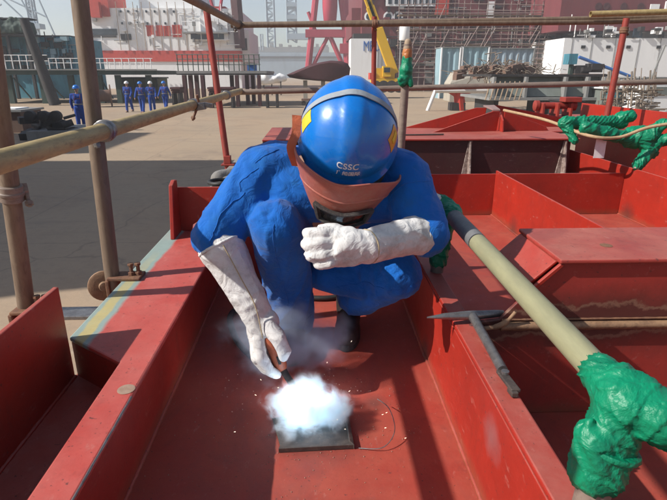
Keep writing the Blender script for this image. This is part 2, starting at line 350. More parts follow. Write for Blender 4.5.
def curve_pts(pts, k=8):
    P = [Vector(p) for p in pts]; out = []
    for i in range(len(P) - 1):
        a = P[max(i - 1, 0)]; b = P[i]; c = P[i + 1]; d = P[min(i + 2, len(P) - 1)]
        for j in range(k):
            t = j / k; out.append(0.5 * ((2 * b) + (c - a) * t + (2 * a - 5 * b + 4 * c - d) * t * t + (3 * b - a - 3 * c + d) * t ** 3))
    return out + [P[-1]]
def tag(o, label=None, cat=None, group=None, kind=None):
    if label: o['label'] = label
    if cat: o['category'] = cat
    if group: o['group'] = group
    if kind: o['kind'] = kind
    return o
def thing(name, label, cat, loc=(0, 0, 0), group=None):
    o = bpy.data.objects.new(name, None); COL.objects.link(o); o.location = loc; o.empty_display_size = 0.2
    ORG[o.name] = Vector(loc); return tag(o, label, cat, group)
def copy_thing(o, loc, label, rz=0.0, scale=None):
    c = o.copy(); COL.objects.link(c); c.location = loc; c.rotation_euler = (0, 0, rz); c['label'] = label
    if scale: c.scale = (scale,) * 3
    for ch in list(o.children):
        d = ch.copy(); COL.objects.link(d); d.parent = c
        for g in list(ch.children):
            e = g.copy(); COL.objects.link(e); e.parent = d
    return c

def remesh(mb, voxel, smooth_it=4, disp=None, name="body"):
    """weld overlapping volumes into one continuous skin, then push it into folds"""
    tmp = bpy.data.objects.new("tmp", mb.mesh("tmp")); COL.objects.link(tmp)
    m = tmp.modifiers.new("r", "REMESH"); m.mode = 'VOXEL'; m.voxel_size = voxel; m.use_smooth_shade = True
    if smooth_it: k = tmp.modifiers.new("s", "SMOOTH"); k.factor = 0.5; k.iterations = smooth_it
    dg = bpy.context.evaluated_depsgraph_get()
    me = bpy.data.meshes.new_from_object(tmp.evaluated_get(dg)); me.name = name
    old = tmp.data; bpy.data.objects.remove(tmp); bpy.data.meshes.remove(old)
    if disp:
        nv = len(me.vertices); nr = [v.normal.copy() for v in me.vertices]
        for v, n in zip(me.vertices, nr): v.co = v.co + n * disp(v.co, n)
    me.polygons.foreach_set("use_smooth", [True] * len(me.polygons)); me.update()
    return me
def folds(lst, base=0.0025, fs=11.0):
    L = [(Vector(c), Vector(a).normalized(), lam, amp, rad) for c, a, lam, amp, rad in lst]
    def ridge(p):                                        # long soft creases with sharper crests
        v = 1 - abs(mnoise.noise(p)) * 2.0
        return max(v, -0.6) ** 3 if v > 0 else 0.0
    def f(p, n):
        d = 0.0
        nz = mnoise.noise(p * 7.0); nz2 = mnoise.noise(p * 15.0 + Vector((3, 1, 7)))
        for c, a, lam, amp, rad in L:
            q = p - c; r2 = q.length_squared / (rad * rad)
            if r2 < 4:
                s = math.sin(2 * math.pi * (q.dot(a) / lam + 1.0 * nz + 0.2 * nz2))
                s = (1 - abs(s)) ** 1.6 * 1.6 - 0.6
                d += amp * s * math.exp(-r2)
        w = Vector((p.x + .04 * nz, p.y, p.z + .05 * nz2))
        d += base * (ridge(w * fs * 0.8) * 1.6 - .5) + base * 0.35 * nz2
        return d
    return f
def limb_folds(bones, joints, amp=0.0075):
    """long twisting creases along each limb, bunched ones inside the joints"""
    B = []
    for k, (a, b, tw, f, g) in enumerate(bones):
        a, b = Vector(a), Vector(b); d = (b - a); L = d.length; d = d / L; e1 = d.orthogonal().normalized(); B.append((a, d, L, e1, d.cross(e1), tw, f, g, k * 7.3))
    J = [(Vector(c), Vector(a).normalized(), Vector(s), lam, am, rad) for c, a, s, lam, am, rad in joints]
    def crease(v):
        n = mnoise.noise(v); n2 = mnoise.noise(v * 2.1 + Vector((5.2, 1.3, 2.7)))
        r1 = max(0.0, 1 - 2.3 * abs(n)); r2 = max(0.0, 1 - 2.3 * abs(n2))
        return r1 ** 1.8 * 1.0 + r2 ** 1.8 * 0.16 + n * 0.6
    def f(p, n):
        ws = 0.0; s = 0.0
        for a, d, L, e1, e2, tw, fr, g, off in B:
            q = p - a; t = q.dot(d); tc = min(max(t, 0), L); dist = (q - d * tc).length
            w = 1.0 / (0.01 + dist) ** 5
            ph = math.atan2(q.dot(e2), q.dot(e1)) + tw * t
            s += w * crease(Vector((math.cos(ph) * fr, math.sin(ph) * fr, t * g + off))); ws += w
        r = amp * (s / ws - 0.25)
        wob = mnoise.noise(p * 8.0)
        for c, a, side, lam, am, rad in J:
            q = p - c; r2 = q.length_squared / (rad * rad)
            if r2 < 4:
                m = max(0.0, min(1.0, 0.45 + 0.55 * n.dot(side)))
                v = abs(((q.dot(a) + .022 * wob) / lam) % 1.0 - 0.5) * 2
                r += am * m * (v ** 1.5 * 1.6 - 0.7) * math.exp(-r2)
        return r + 0.0006 * mnoise.noise(p * 60)
    return f
def on_surface(me, pts, off=0.0012):
    from mathutils.bvhtree import BVHTree
    T = BVHTree.FromPolygons([v.co for v in me.vertices], [tuple(q.vertices) for q in me.polygons]); out = []
    for p in pts:
        c, n, _, _ = T.find_nearest(Vector(p)); out.append(c + n * off)
    return out
def sight(px, py, Y):
    """a spot at the real distance Y seen on a given bearing from where the photographer stood"""
    return Vector((Y * (px - 316) * 0.00185, Y, 0.9 + Y * (74 - py) * 0.00168))
# ------------------------------------------------------------------ ground
g = MB(); g.add([(-3000, -3000, -1.3), (3000, -3000, -1.3), (3000, 3000, -1.3), (-3000, 3000, -1.3)], [(0, 1, 2, 3)])
tag(g.build("ground", 'ground'), kind='structure')

# ------------------------------------------------------------------ the red steel block the welder sits in
hb = thing("hull_block", "large red primed steel hull block of welded girders that the welder squats in", "hull block", (0.5, 2.0, -1.3))
def part(name, mb, mat, parent=hb, bevel=0.002, smooth=None, label=None):
    o = mb.build(name, mat, parent, bevel, smooth)
    if label: o['label'] = label
    return o
part("floor_plate", MB().box(-0.447, 3.1, -0.9, 3.9, -0.014, 0.0), 'red_floor', bevel=0)
# bottom shell under the floor, standing on timber
part("bottom_shell", MB().box(-0.44, 3.05, -0.85, 3.85, -0.78, -0.016), 'red_wall')
for x in (-0.3, 1.3, 2.85):
    part("support_block", MB().box(x - 0.14, x + 0.14, -0.6, 0.2, -1.3, -0.782), 'b_beige', bevel=0.01)
    part("support_block", MB().box(x - 0.14, x + 0.14, 2.9, 3.7, -1.3, -0.782), 'b_beige', bevel=0.01)
# girder along the trough on the side of the yard
part("girder_web", MB().box(-0.447, -0.435, -0.9, 4.3, 0.0005, 0.2245), 'red_wall')
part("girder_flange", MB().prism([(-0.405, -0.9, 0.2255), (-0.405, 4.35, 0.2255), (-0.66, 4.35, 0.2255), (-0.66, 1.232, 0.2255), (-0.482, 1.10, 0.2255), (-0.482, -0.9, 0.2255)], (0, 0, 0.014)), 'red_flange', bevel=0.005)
part("edge_glint", MB().sweep([(-0.4062, 0.30 + .02 * i, 0.2372 + .0004 * math.sin(i * 1.7)) for i in range(34)], [0.0016 + .0012 * abs(math.sin(i * .8)) for i in range(34)], 6), 'steel', bevel=0, smooth=60)  # bare steel strip put in for the bright highlight along this edge
part("added_recess_floor", MB().box(-0.66, -0.448, -0.9, 1.30, 0.110, 0.1228), 'red_wall', bevel=0)  # recess put in so the plate's shadow stops short of the flange strip
part("added_recess_face", MB().prism([(-0.655, 1.2305, 0.1232), (-0.480, 1.1015, 0.1232), (-0.480, 1.1015, 0.225), (-0.655, 1.2305, 0.225)], (0.005, 0.008, 0)), 'red_wall', bevel=0)
m = MB()
m.lathe((-0.425, 0.985, 0.2399), (0, 0, 1), [(0.019, 0), (0.019, 0.0006), (0.014, 0.0009)], 20)
part("grind_mark", m, 'grind', bevel=0)
b = MB()
def bead(p0, p1, r, seed):
    rr = random.Random(seed); p0, p1 = Vector(p0), Vector(p1); n = max(6, int((p1 - p0).length / 0.012))
    pts = [p0.lerp(p1, i / n) for i in range(n + 1)]
    return MB().sweep(pts, [r * rr.uniform(0.75, 1.2) for _ in pts], 8)
part("weld_bead", bead((-0.434, -0.85, 0.001), (-0.434, 2.19, 0.001), 0.006, 1), 'red_wall', bevel=0, smooth=60)
part("weld_bead", bead((0.359, -0.85, 0.001), (0.359, 2.19, 0.001), 0.006, 2), 'red_wall', bevel=0, smooth=60)
# low plate beside the recess, shaped so its shadow leaves the flange strip lit
part("edge_plate", MB().box(-0.674, -0.6605, -0.9, 1.229, -0.10, 0.386), 'red_wall', bevel=0.003)
part("weld_bead", bead((-0.6585, -0.85, 0.1235), (-0.6585, 1.225, 0.1235), 0.005, 3), 'red_wall', bevel=0, smooth=60)
# cross plate behind the welder with its notch and end gusset
m = MB().prism([(-0.600, 2.2, 0.2398), (-0.555, 2.2, 0.2398), (-0.548, 2.2, 0.268), (-0.525, 2.2, 0.282), (-0.505, 2.2, 0.268), (-0.50, 2.2, 0.2398),
                (-0.404, 2.2, 0.2398), (-0.404, 2.2, 0.0008), (0.3585, 2.2, 0.0008), (0.3585, 2.2, 0.436), (-0.600, 2.2, 0.436)], (0, 0.012, 0))
part("cross_plate", m, 'red_wall')
part("gusset", MB().prism([(-0.615, 2.07, 0.2398), (-0.615, 2.199, 0.2398), (-0.615, 2.199, 0.47), (-0.615, 2.165, 0.475), (-0.615, 2.125, 0.46)], (0.017, 0, 0)), 'red_wall', bevel=0.003)
# girder on the other side of the trough
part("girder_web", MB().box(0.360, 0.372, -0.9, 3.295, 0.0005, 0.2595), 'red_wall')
part("girder_flange", MB().box(0.3605, 0.413, -0.9, 3.295, 0.2605, 0.2745), 'red_wall', bevel=0.004)
# box girder across the cell on the far side: web, stiffening pipe, sloped end plate, top plate
part("box_web", MB().prism([(0.3735, 1.19, 0.0008), (3.05, 1.19, 0.0008), (3.05, 1.19, 0.4485), (0.62, 1.19, 0.4485), (0.552, 1.19, 0.381), (0.475, 1.19, 0.292), (0.414, 1.19, 0.285), (0.3735, 1.19, 0.258)], (0, 0.012, 0)), 'red_soot')
m = MB().sweep([(0.474, 1.180, 0.279), (0.9, 1.180, 0.277), (3.04, 1.180, 0.272)], 0.0105, 12)
part("stiffener_pipe", m, 'rust_tan', bevel=0, smooth=40)
part("weld_bead", bead((0.48, 1.188, 0.265), (3.04, 1.188, 0.258), 0.004, 5), 'rust', bevel=0, smooth=60)
part("weld_bead", bead((0.48, 1.188, 0.2925), (3.04, 1.188, 0.286), 0.003, 6), 'rust', bevel=0, smooth=60)
part("bent_lug", MB().sweep(curve_pts([(0.428, 1.181, 0.272), (0.462, 1.176, 0.279), (0.486, 1.170, 0.297), (0.505, 1.168, 0.325)], 5), [0.006] * 5 + [0.008] * 6 + [0.005] * 5, 8), 'rust_tan', bevel=0, smooth=50)
part("end_plate", MB().prism([(0.549, 1.2035, 0.3835), (0.617, 1.2035, 0.4485), (0.607, 1.2035, 0.4485), (0.539, 1.2035, 0.3835)], (0, 0.24, 0)), 'red_wall', bevel=0.002)
part("end_plate_lip", MB().prism([(0.556, 1.181, 0.381), (0.622, 1.181, 0.447), (0.612, 1.181, 0.4485), (0.546, 1.181, 0.3835)], (0, 0.008, 0)), 'red_wall', bevel=0.001)
m = MB().prism([(0.606, 1.176, 0.4495), (3.05, 1.176, 0.4495), (3.05, 1.455, 0.4495), (0.606, 1.455, 0.4495)], (0, 0, 0.012))
tp = part("box_top_plate", m, 'red_deck', bevel=0.004)
part("drain_hole", MB().lathe((0.78, 1.285, 0.4618), (0, 0, 1), [(0.016, 0), (0.016, 0.0006), (0.004, 0.0008)], 20), 'rust', bevel=0)
part("box_back_web", MB().box(0.62, 3.05, 1.443, 1.452, 0.0008, 0.4485), 'red_wall')
# cells beyond
part("bulkhead", MB().box(1.176, 1.188, 1.4535, 3.299, 0.0008, 0.302), 'red_wall', bevel=0.003)
part("bulkhead", MB().box(-0.404, 2.044, 3.300, 3.312, 0.0008, 0.279), 'red_wall', bevel=0.003)
part("bulkhead", MB().box(2.045, 2.058, 1.4535, 4.3, 0.0008, 0.322), 'red_wall', bevel=0.003)
part("bulkhead", MB().box(2.9, 2.914, 1.4535, 5.7, 0.0008, 0.60), 'red_wall', bevel=0.003)
part("weld_bead", bead((1.173, 1.46, 0.002), (1.173, 3.295, 0.002), 0.006, 8), 'red_wall', bevel=0, smooth=60)
part("weld_bead", bead((2.042, 1.46, 0.002), (2.042, 3.295, 0.002), 0.006, 9), 'red_wall', bevel=0, smooth=60)
part("floor_plate", MB().box(1.4, 2.9, 3.9005, 6.4, -0.014, 0.0), 'red_floor', bevel=0)
# raised deck box at the far end, rusty web, stiffeners, brackets on top
part("deck_web", MB().box(-0.40, 1.955, 3.915, 3.927, 0.0008, 0.4215), 'red_rust')
part("deck_plate", MB().box(-0.40, 2.01, 3.885, 4.80, 0.4225, 0.4365), 'red_deck', bevel=0.004)
part("deck_plate", MB().box(2.0115, 3.3, 4.40, 6.3, 0.4225, 0.4365), 'red_deck', bevel=0.004)
for x in (0.30, 1.165, 1.90):
    part("stiffener", MB().prism([(x, 3.9135, 0.004), (x, 3.9135, 0.42), (x, 3.89, 0.42), (x, 3.80, 0.004)], (0.012, 0, 0)), 'scabby')
    part("stiffener", MB().prism([(x - 0.012, 3.9125, 0.03), (x + 0.024, 3.9125, 0.42), (x - 0.004, 3.9125, 0.42), (x - 0.06, 3.9125, 0.03)], (0, -0.010, 0)), 'scabby')
part("deck_side_web", MB().box(1.944, 1.954, 3.9275, 4.78, 0.0008, 0.4215), 'red_wall')
dz = 0.4370
part("bracket", MB().prism([(0.98, 4.335, dz), (1.545, 4.42, dz), (1.56, 4.42, 0.60), (1.50, 4.41, 0.602)], (-0.003, 0.014, 0)), 'red_wall', bevel=0.003)
part("bracket", MB().prism([(0.80, 4.72, dz), (1.50, 4.66, dz), (1.52, 4.66, 0.615), (1.43, 4.667, 0.615)], (0.001, 0.014, 0)), 'red_wall', bevel=0.003)
part("bracket", MB().prism([(1.565, 4.34, dz), (1.585, 4.70, dz), (1.585, 4.70, 0.625), (1.565, 4.46, 0.60), (1.565, 4.36, 0.53)], (0.014, 0, 0)), 'red_wall', bevel=0.003)
part("bracket", MB().prism([(1.502, 4.436, 0.604), (1.565, 4.436, 0.604), (1.60, 4.70, 0.625), (1.50, 4.70, 0.622)], (0, 0.004, 0.012)), 'red_flange', bevel=0.002)
part("bracket", MB().prism([(1.60, 4.42, dz), (2.005, 4.44, dz), (1.98, 4.44, 0.47), (1.63, 4.42, 0.595), (1.60, 4.42, 0.60)], (0, 0.014, 0)), 'red_wall', bevel=0.003)
part("bracket", MB().prism([(1.60, 4.74, dz), (2.6, 4.80, dz), (2.55, 4.80, 0.47), (1.66, 4.74, 0.63), (1.60, 4.74, 0.635)], (0, 0.014, 0)), 'red_wall', bevel=0.003)
part("bar_offcut", MB().sweep([(0.70, 4.1, 0.443), (1.02, 4.13, 0.443)], 0.006, 8), 'dark_steel', bevel=0)

# ------------------------------------------------------------------ scaffold tubes round the block
def clamp_base(p, parent, disc=True):
    x, y, z = p
    a = MB().box(x - 0.035, x + 0.075, y - 0.035, y + 0.035, z, z + 0.011)
    cl = a.build("clamp_plate", 'rust', parent, 0.003)
    m = MB().box(x - 0.045, x - 0.030, y - 0.03, y + 0.03, z - 0.075, z - 0.0005).build("clamp_jaw", 'rust', parent, 0.004)
    for bx in (0.040, 0.062):
        bb = MB(); bb.lathe((x + bx, y - 0.012 + bx * .2, z + 0.011), (0, 0, 1), [(0.012, 0), (0.012, 0.012), (0.007, 0.0121), (0.007, 0.034), (0.011, 0.0341), (0.011, 0.042), (0.004, 0.043)], 6)
        bb.build("bolt", 'rust', parent, 0.001)
    if disc:
        d = MB().lathe((x - 0.055, y - 0.01, z - 0.025), (0.35, -1, 0.1), [(0.05, -0.006), (0.053, -0.004), (0.053, 0.004), (0.045, 0.007), (0.018, 0.006), (0.016, 0.018), (0.004, 0.019)], 28)
        d.build("clamp_disc", 'rust_tan', parent, 0.0015, smooth=40)
def coupler(c, axis, parent, mat='steel', r=0.03, bolt=(0.3, -0.4, -0.85)):
    c = Vector(c); ax = Vector(axis).normalized()
    m = MB().lathe(c, ax, [(r - .004, -0.024), (r, -0.022), (r, -0.006), (r + .003, -0.004), (r + .003, 0.004), (r, 0.006), (r, 0.022), (r - .004, 0.024)], 24)
    o = m.build("coupler", mat, parent, 0.001, smooth=40)
    bd = Vector(bolt).normalized(); side = ax.cross(bd).normalized(); p = c + side * (r + 0.006)
    mm = MB().obox(c + side * (r + .004), ax * .014, bd * .012, side * .008); mm.build("hinge", mat, o, 0.001)
    k = MB().sweep([p, p + bd * 0.045], 0.006, 8); k.lathe(p + bd * .03, bd, [(0.011, 0), (0.011, 0.011)], 6); k.build("bolt", mat, o, 0)
def tube_thing(name, label, cat, pts, r, mat, group=None, loc=None):
    t = thing(name, label, cat, loc or pts[0], group)
    q = [Vector(p) for p in pts]
    # slightly wavering dented tube, open at the ends
    m = MB(); n = 24; L = []
    for i in range(n + 1):
        s = i / n * (len(q) - 1); k = min(int(s), len(q) - 2); L.append(q[k].lerp(q[k + 1], s - k))
    m.sweep(L, r, 18, cap=False)
    d0 = (q[1] - q[0]).normalized(); d1 = (q[-1] - q[-2]).normalized()
    i2 = MB(); i2.sweep([q[0] + d0 * .0005] + [q[-1] - d1 * .0005], r - 0.004, 18, cap=False)
    k = len(m.v); nn = len(m.v); m.add(i2.v, [f[::-1] for f in i2.f])
    for kk in range(18):
        a, b2 = kk, (kk + 1) % 18
        m.f.append((a, b2, k + b2, k + a)); e = (n) * 18; m.f.append((e + b2, e + a, k + 18 + a, k + 18 + b2))
    m.build("tube", mat, t, 0, smooth=50)
    return t
G_P = "scaffold posts clamped round the block"; G_R = "scaffold guard rails round the block"
t = tube_thing("scaffold_post", "brown worn scaffold post with a rusty disc clamp on the striped flange", "scaffold post", [(-0.703, 1.651, 0.175), (-0.668, 1.66, 1.42)], 0.0245, 'tube_brown', G_P)
clamp_base((-0.672, 1.650, 0.2402), t)
t = tube_thing("scaffold_post", "leaning brown post cut off by the photo's side edge, behind the low plate", "scaffold post", [(-0.915, 1.49, 0.16), (-0.735, 1.33, 1.40)], 0.0245, 'tube_brown', G_P)
clamp_base((-0.90, 1.47, 0.205), t, False)
coupler((-0.852, 1.433, 0.585), (0.14, -0.12, 1), t, 'tube_grey', 0.031)
MB().box(-0.90, -0.66, 1.43, 1.50, 0.19, 0.204).build("clamp_arm", 'steel', t, 0.003)
t = tube_thing("scaffold_post", "thin red scaffold post standing behind the cable coil on the yard side", "scaffold post", [(-0.675, 3.95, 0.19), (-0.78, 4.10, 1.33)], 0.024, 'steel_red', G_P)
m = MB().box(-0.72, -0.62, 3.90, 3.99, 0.2402, 0.252); m.box(-0.70, -0.65, 3.915, 3.975, 0.2525, 0.31); m.build("foot_clamp", 'steel_red', t, 0.003)
t = tube_thing("scaffold_post", "short dark red rail post behind the welder's blue helmet", "scaffold post", [(0.523, 4.75, 0.437), (0.51, 4.75, 1.36)], 0.022, 'steel_red', G_P)
t = tube_thing("scaffold_post", "leaning rusty red post beyond the green wrapped pipes", "scaffold post", [(2.525, 4.50, 0.4368), (2.556, 4.50, 1.33)], 0.026, 'steel_red', G_P)
coupler((2.552, 4.50, 1.24), (0.03, 0, 1), t, 'rust', 0.034)
t = tube_thing("scaffold_rail", "thick ochre guard rail sloping across the brown post on the yard side", "scaffold rail", [(-0.635, -0.5, 0.720), (-0.655, 4.76, 0.757)], 0.0245, 'tube_ochre', G_R)
coupler((-0.644, 1.62, 0.735), (0, 1, 0.01), t, 'steel', 0.031, (0.2, 0, -1))
coupler((-0.652, 3.95, 0.7515), (0, 1, 0.01), t, 'steel', 0.031, (-0.6, 0, -1))
cl = MB(); cl.lathe((-0.650, 2.86, 0.744), (0, 1, 0), [(0.031, -0.03), (0.031, 0.03)], 20); o = cl.build("swivel_clamp", 'steel', t, 0.002)
k = MB(); k.obox((-0.612, 2.85, 0.735), (0.026, 0, 0.004), (0, 0.02, 0), (-0.003, 0, 0.018)); k.obox((-0.57, 2.85, 0.742), (0.022, 0, -0.004), (0, 0.012, 0), (0.001, 0, 0.012)); k.build("clamp_arm", 'steel', o, 0.003)
MB().sweep([(-0.615, 2.83, 0.76), (-0.62, 2.82, 0.795)], 0.007, 8).build('bolt', 'rust', o, 0); k = MB(); k.sweep([(-0.63, 2.83, 0.72), (-0.655, 2.82, 0.665)], 0.007, 8); k.lathe((-0.652, 2.821, 0.672), (0.4, 0.15, 0.9), [(0.013, 0), (0.013, 0.014)], 6); k.build("bolt", 'rust', o, 0)
t = tube_thing("scaffold_rail", "upper brown guard rail running out of the photo's top edge on the yard side", "scaffold rail", [(-0.80, 0.3, 1.295), (-0.68, 3.2, 1.29), (-0.63, 4.74, 1.286)], 0.024, 'tube_brown', G_R)
coupler((-0.632, 4.66, 1.286), (0.03, 1, 0), t, 'dark_steel', 0.034)
t = tube_thing("scaffold_rail", "lower grey brown cross rail passing just behind the blue helmet", "scaffold rail", [(-0.72, 4.705, 0.747), (3.7, 4.705, 0.846)], 0.0235, 'tube_grey', G_R)
t = tube_thing("scaffold_rail", "upper reddish brown cross rail against the sky and the ships", "scaffold rail", [(-0.70, 4.70, 1.287), (2.50, 4.70, 1.322), (3.7, 4.70, 1.372)], 0.024, 'tube_brown', G_R)
coupler((0.51, 4.70, 1.30), (1, 0, 0.01), t, 'rust', 0.031)
t = tube_thing("scaffold_rail", "short second tube lying along the upper rail above the leaning post", "scaffold rail", [(2.32, 4.64, 1.375), (3.7, 4.62, 1.415)], 0.024, 'tube_ochre', G_R)
# ------------------------------------------------------------------ pale pipe and green wrapped joints on the near side
t = thing("handrail_pipe", "pale cream handrail pipe running towards the viewer beside the trough", "handrail pipe", (0.43, 1.1, 0.27))
MB().sweep([(0.4251, 1.27, 0.4778), (0.432, 0.60, 0.464)], 0.0238, 24).build("pale_tube", 'pale_pipe', t, 0, smooth=40)
MB().sweep([(0.4222, 1.58, 0.4836), (0.42505, 1.275, 0.4779)], 0.0246, 24).build("grey_tube", 'pipe_grey', t, 0, smooth=40)
def crump(amp, fs=26):
    def f(p, n):
        w = Vector((p.x, p.y, p.z)) * fs * .62; w += Vector((mnoise.noise(w * .7), mnoise.noise(w * .7 + Vector((9, 2, 1))), mnoise.noise(w * .7 + Vector((1, 7, 4))))) * .5
        d = mnoise.voronoi(w)[0]; d2 = mnoise.voronoi(w * 2.3)[0]
        return amp * (1.5 * d[0] + .55 * d2[0] - 1.0) + amp * .5 * mnoise.noise(p * fs * .4)
    return f
def wrap(name, caps, voxel, amp, mat, parent, fs=26, pitch=0.034):
    """plastic strip wound round the tubes: overlapping turns, twisted pleats, loose pockets"""
    m = MB(); B = []
    for k, c in enumerate(caps):
        m.cap(*c); a, b = Vector(c[0]), Vector(c[1]); d = b - a; L = max(d.length, 1e-4); d = d / L; e1 = d.orthogonal().normalized(); B.append((a, d, L, e1, d.cross(e1), k * 3.7, c[2]))
    def f(p, n):
        s = 0.0; ws = 0.0
        for a, d, L, e1, e2, off, rad in B:
            q = p - a; t = q.dot(d); tc = min(max(t, 0), L); dist = abs((q - d * tc).length - rad) + .004; w = 1 / dist ** 3
            ph = math.atan2(q.dot(e2), q.dot(e1)); wob = mnoise.noise(p * 14 + Vector((off, 0, 0)))
            turn = (t / pitch + ph / 6.2832 + .35 * wob) % 1.0
            pl = 1 - abs(mnoise.noise(Vector((math.cos(ph + t * 22) * 1.6, math.sin(ph + t * 22) * 1.6, t * 9 + off)))) * 2.2
            pl2 = 1 - abs(mnoise.noise(Vector((math.cos(ph - t * 35) * 3.2, math.sin(ph - t * 35) * 3.2, t * 30 + off)))) * 2.6
            s += w * (0.42 * turn ** 2 + 0.85 * max(0, pl) ** 3 + 0.12 * max(0, pl2) ** 2 - .3); ws += w
        return amp * s / ws + amp * .35 * mnoise.noise(p * fs)
    me = remesh(m, voxel, 3, f, name); return link_mesh(name, me, mat, parent)
t = thing("wrapped_joint", "green plastic wrapped pipe joint nearest the viewer on the pale pipe", "wrapped joint", (0.43, 0.6, 0.27))
wrap("green_wrap", [((0.4325, 0.668, 0.463), (0.433, 0.60, 0.458), 0.0305, 0.038), ((0.433, 0.61, 0.462), (0.470, 0.577, 0.448), 0.037, 0.038), ((0.430, 0.605, 0.445), (0.410, 0.588, 0.35), 0.036, 0.034),
                    ((0.465, 0.58, 0.443), (0.56, 0.575, 0.395), 0.032, 0.026), ((0.44, 0.62, 0.475), (0.475, 0.59, 0.467), 0.03, 0.02), ((0.396, 0.592, 0.405), (0.400, 0.588, 0.35), 0.030, 0.034), ((0.392, 0.592, 0.40), (0.383, 0.592, 0.432), 0.02, 0.007)], 0.0030, 0.0062, 'green_tape', t, 16)
for a_, b_, rr_ in (((0.52, 0.575, 0.414), (0.9, 0, -.45), 0.036), ((0.418, 0.594, 0.39), (.25, .1, 1), 0.043)):
    MB().lathe(a_, b_, [(rr_, -.004), (rr_ + .002, 0), (rr_, .004)], 20).build('tie', 'green_tape', t, 0, smooth=60)
MB().sweep([(0.408, 0.588, 0.36), (0.40, 0.583, 0.2748)], 0.024, 18).build("stub_post", 'tube_grey', t, 0, smooth=40)
t = thing("wrapped_joint", "green plastic wrapped joint at the pale pipe's far end by the welder's elbow", "wrapped joint", (0.41, 1.57, 0.27))
wrap("green_wrap", [((0.4225, 1.52, 0.482), (0.42, 1.60, 0.486), 0.03, 0.036), ((0.415, 1.58, 0.475), (0.402, 1.585, 0.31), 0.033, 0.028), ((0.41, 1.60, 0.50), (0.375, 1.63, 0.515), 0.028, 0.02)], 0.0036, 0.006, 'green_tape', t, 16)
MB().sweep([(0.402, 1.585, 0.33), (0.400, 1.585, 0.2748)], 0.022, 16).build("stub_post", 'tube_grey', t, 0, smooth=40)
MB().cap((0.39, 1.60, 0.52), (0.345, 1.63, 0.545), 0.014, 0.011).build("rag_end", 'leather', t, 0, smooth=50)

# tall grey pole with tape on top, right behind the helmet
t = thing("taped_pole", "grey upright pole with green and orange tape round its top", "pole", (0.525, 3.25, 0.0))
MB().sweep([(0.525, 3.25, 0.0008), (0.545, 3.21, 1.065)], 0.0245, 20).build("pole", 'tube_grey', t, 0, smooth=40)
wrap("tape_wrap", [((0.540, 3.21, 0.87), (0.541, 3.21, 0.92), 0.034, 0.042), ((0.52, 3.20, 0.85), (0.505, 3.19, 0.868), 0.026, 0.018), ((0.558, 3.20, 0.875), (0.57, 3.19, 0.835), 0.022, 0.014), ((0.542, 3.21, 0.95), (0.543, 3.21, 0.985), 0.03, 0.03)], 0.006, 0.005, 'green_tape', t, 34)
wrap("tape_band", [((0.5415, 3.21, 0.925), (0.542, 3.21, 0.945), 0.031, 0.031)], 0.005, 0.003, 'orange_tape', t, 40)
wrap("tape_band", [((0.543, 3.21, 0.995), (0.544, 3.21, 1.025), 0.029, 0.029)], 0.005, 0.003, 'orange_tape', t, 40)
MB().cap((0.5445, 3.21, 1.04), (0.545, 3.208, 1.075), 0.026, 0.02).build("tape_cap", 'b_bamboo', t, 0, smooth=50)

# green wrapped pipe cluster beyond the far bulkhead, rope and tag
t = thing("wrapped_pipe_cluster", "tangled cluster of green wrapped pipes above the far red bulkhead", "wrapped pipes", (2.06, 3.3, 0.32))
wrap("green_wrap", [((1.62, 3.36, 0.60), (2.02, 3.40, 0.60), 0.042, 0.040), ((1.70, 3.24, 0.575), (2.03, 3.28, 0.505), 0.040, 0.042), ((1.62, 3.36, 0.60), (1.67, 3.30, 0.49), 0.035, 0.022)], 0.005, 0.010, 'green_tape', t, 12, 0.07)
wrap("green_wrap", [((2.0, 3.4, 0.62), (2.05, 3.38, 0.64), 0.045, 0.04), ((2.05, 3.30, 0.51), (2.13, 3.26, 0.53), 0.072, 0.062), ((2.10, 3.26, 0.50), (2.16, 3.25, 0.42), 0.05, 0.04), ((2.13, 3.25, 0.55), (2.19, 3.24, 0.60), 0.04, 0.035)], 0.005, 0.010, 'green_tape', t, 12, 0.07)
wrap("green_wrap", [((2.15, 3.25, 0.44), (2.06, 3.21, 0.345), 0.042, 0.034), ((2.15, 3.25, 0.47), (2.26, 3.18, 0.54), 0.038, 0.032), ((2.24, 3.18, 0.53), (2.55, 3.10, 0.555), 0.042, 0.042)], 0.005, 0.010, 'green_tape', t, 12, 0.07)
MB().sweep([(2.062, 3.215, 0.37), (2.0515, 3.20, 0.3225)], 0.022, 14).build("stub_post", 'tube_grey', t, 0, smooth=40)
rp = MB().sweep(curve_pts([(1.42, 3.95, 0.64), (1.60, 3.60, 0.595), (1.70, 3.20, 0.535), (1.88, 3.17, 0.527), (2.05, 3.15, 0.59), (2.3, 3.1, 0.63), (2.6, 3.05, 0.635)], 8), 0.0105, 8)
tag(rp.build("rope", 'rope', None, 0, smooth=60), "tan rope sagging across the green wrapped pipes", "rope")
t = MB().sheet([[(1.79 + 0.014 * i + 0.002 * math.sin(j), 3.262 + 0.003 * math.sin(i * 1.3 + j), 0.385 + 0.0135 * j) for j in range(10)] for i in range(6)], 0.0015)
o = thing("paper_tag", "white paper tag hanging below the green wrapped pipes", "paper tag", (1.82, 3.262, 0.38)); t.build("tag_sheet", 'paper', o, 0, smooth=60)
MB().sweep([(1.825, 3.26, 0.505), (1.82, 3.255, 0.545)], 0.0015, 6).build("tie", 'rope', o, 0)

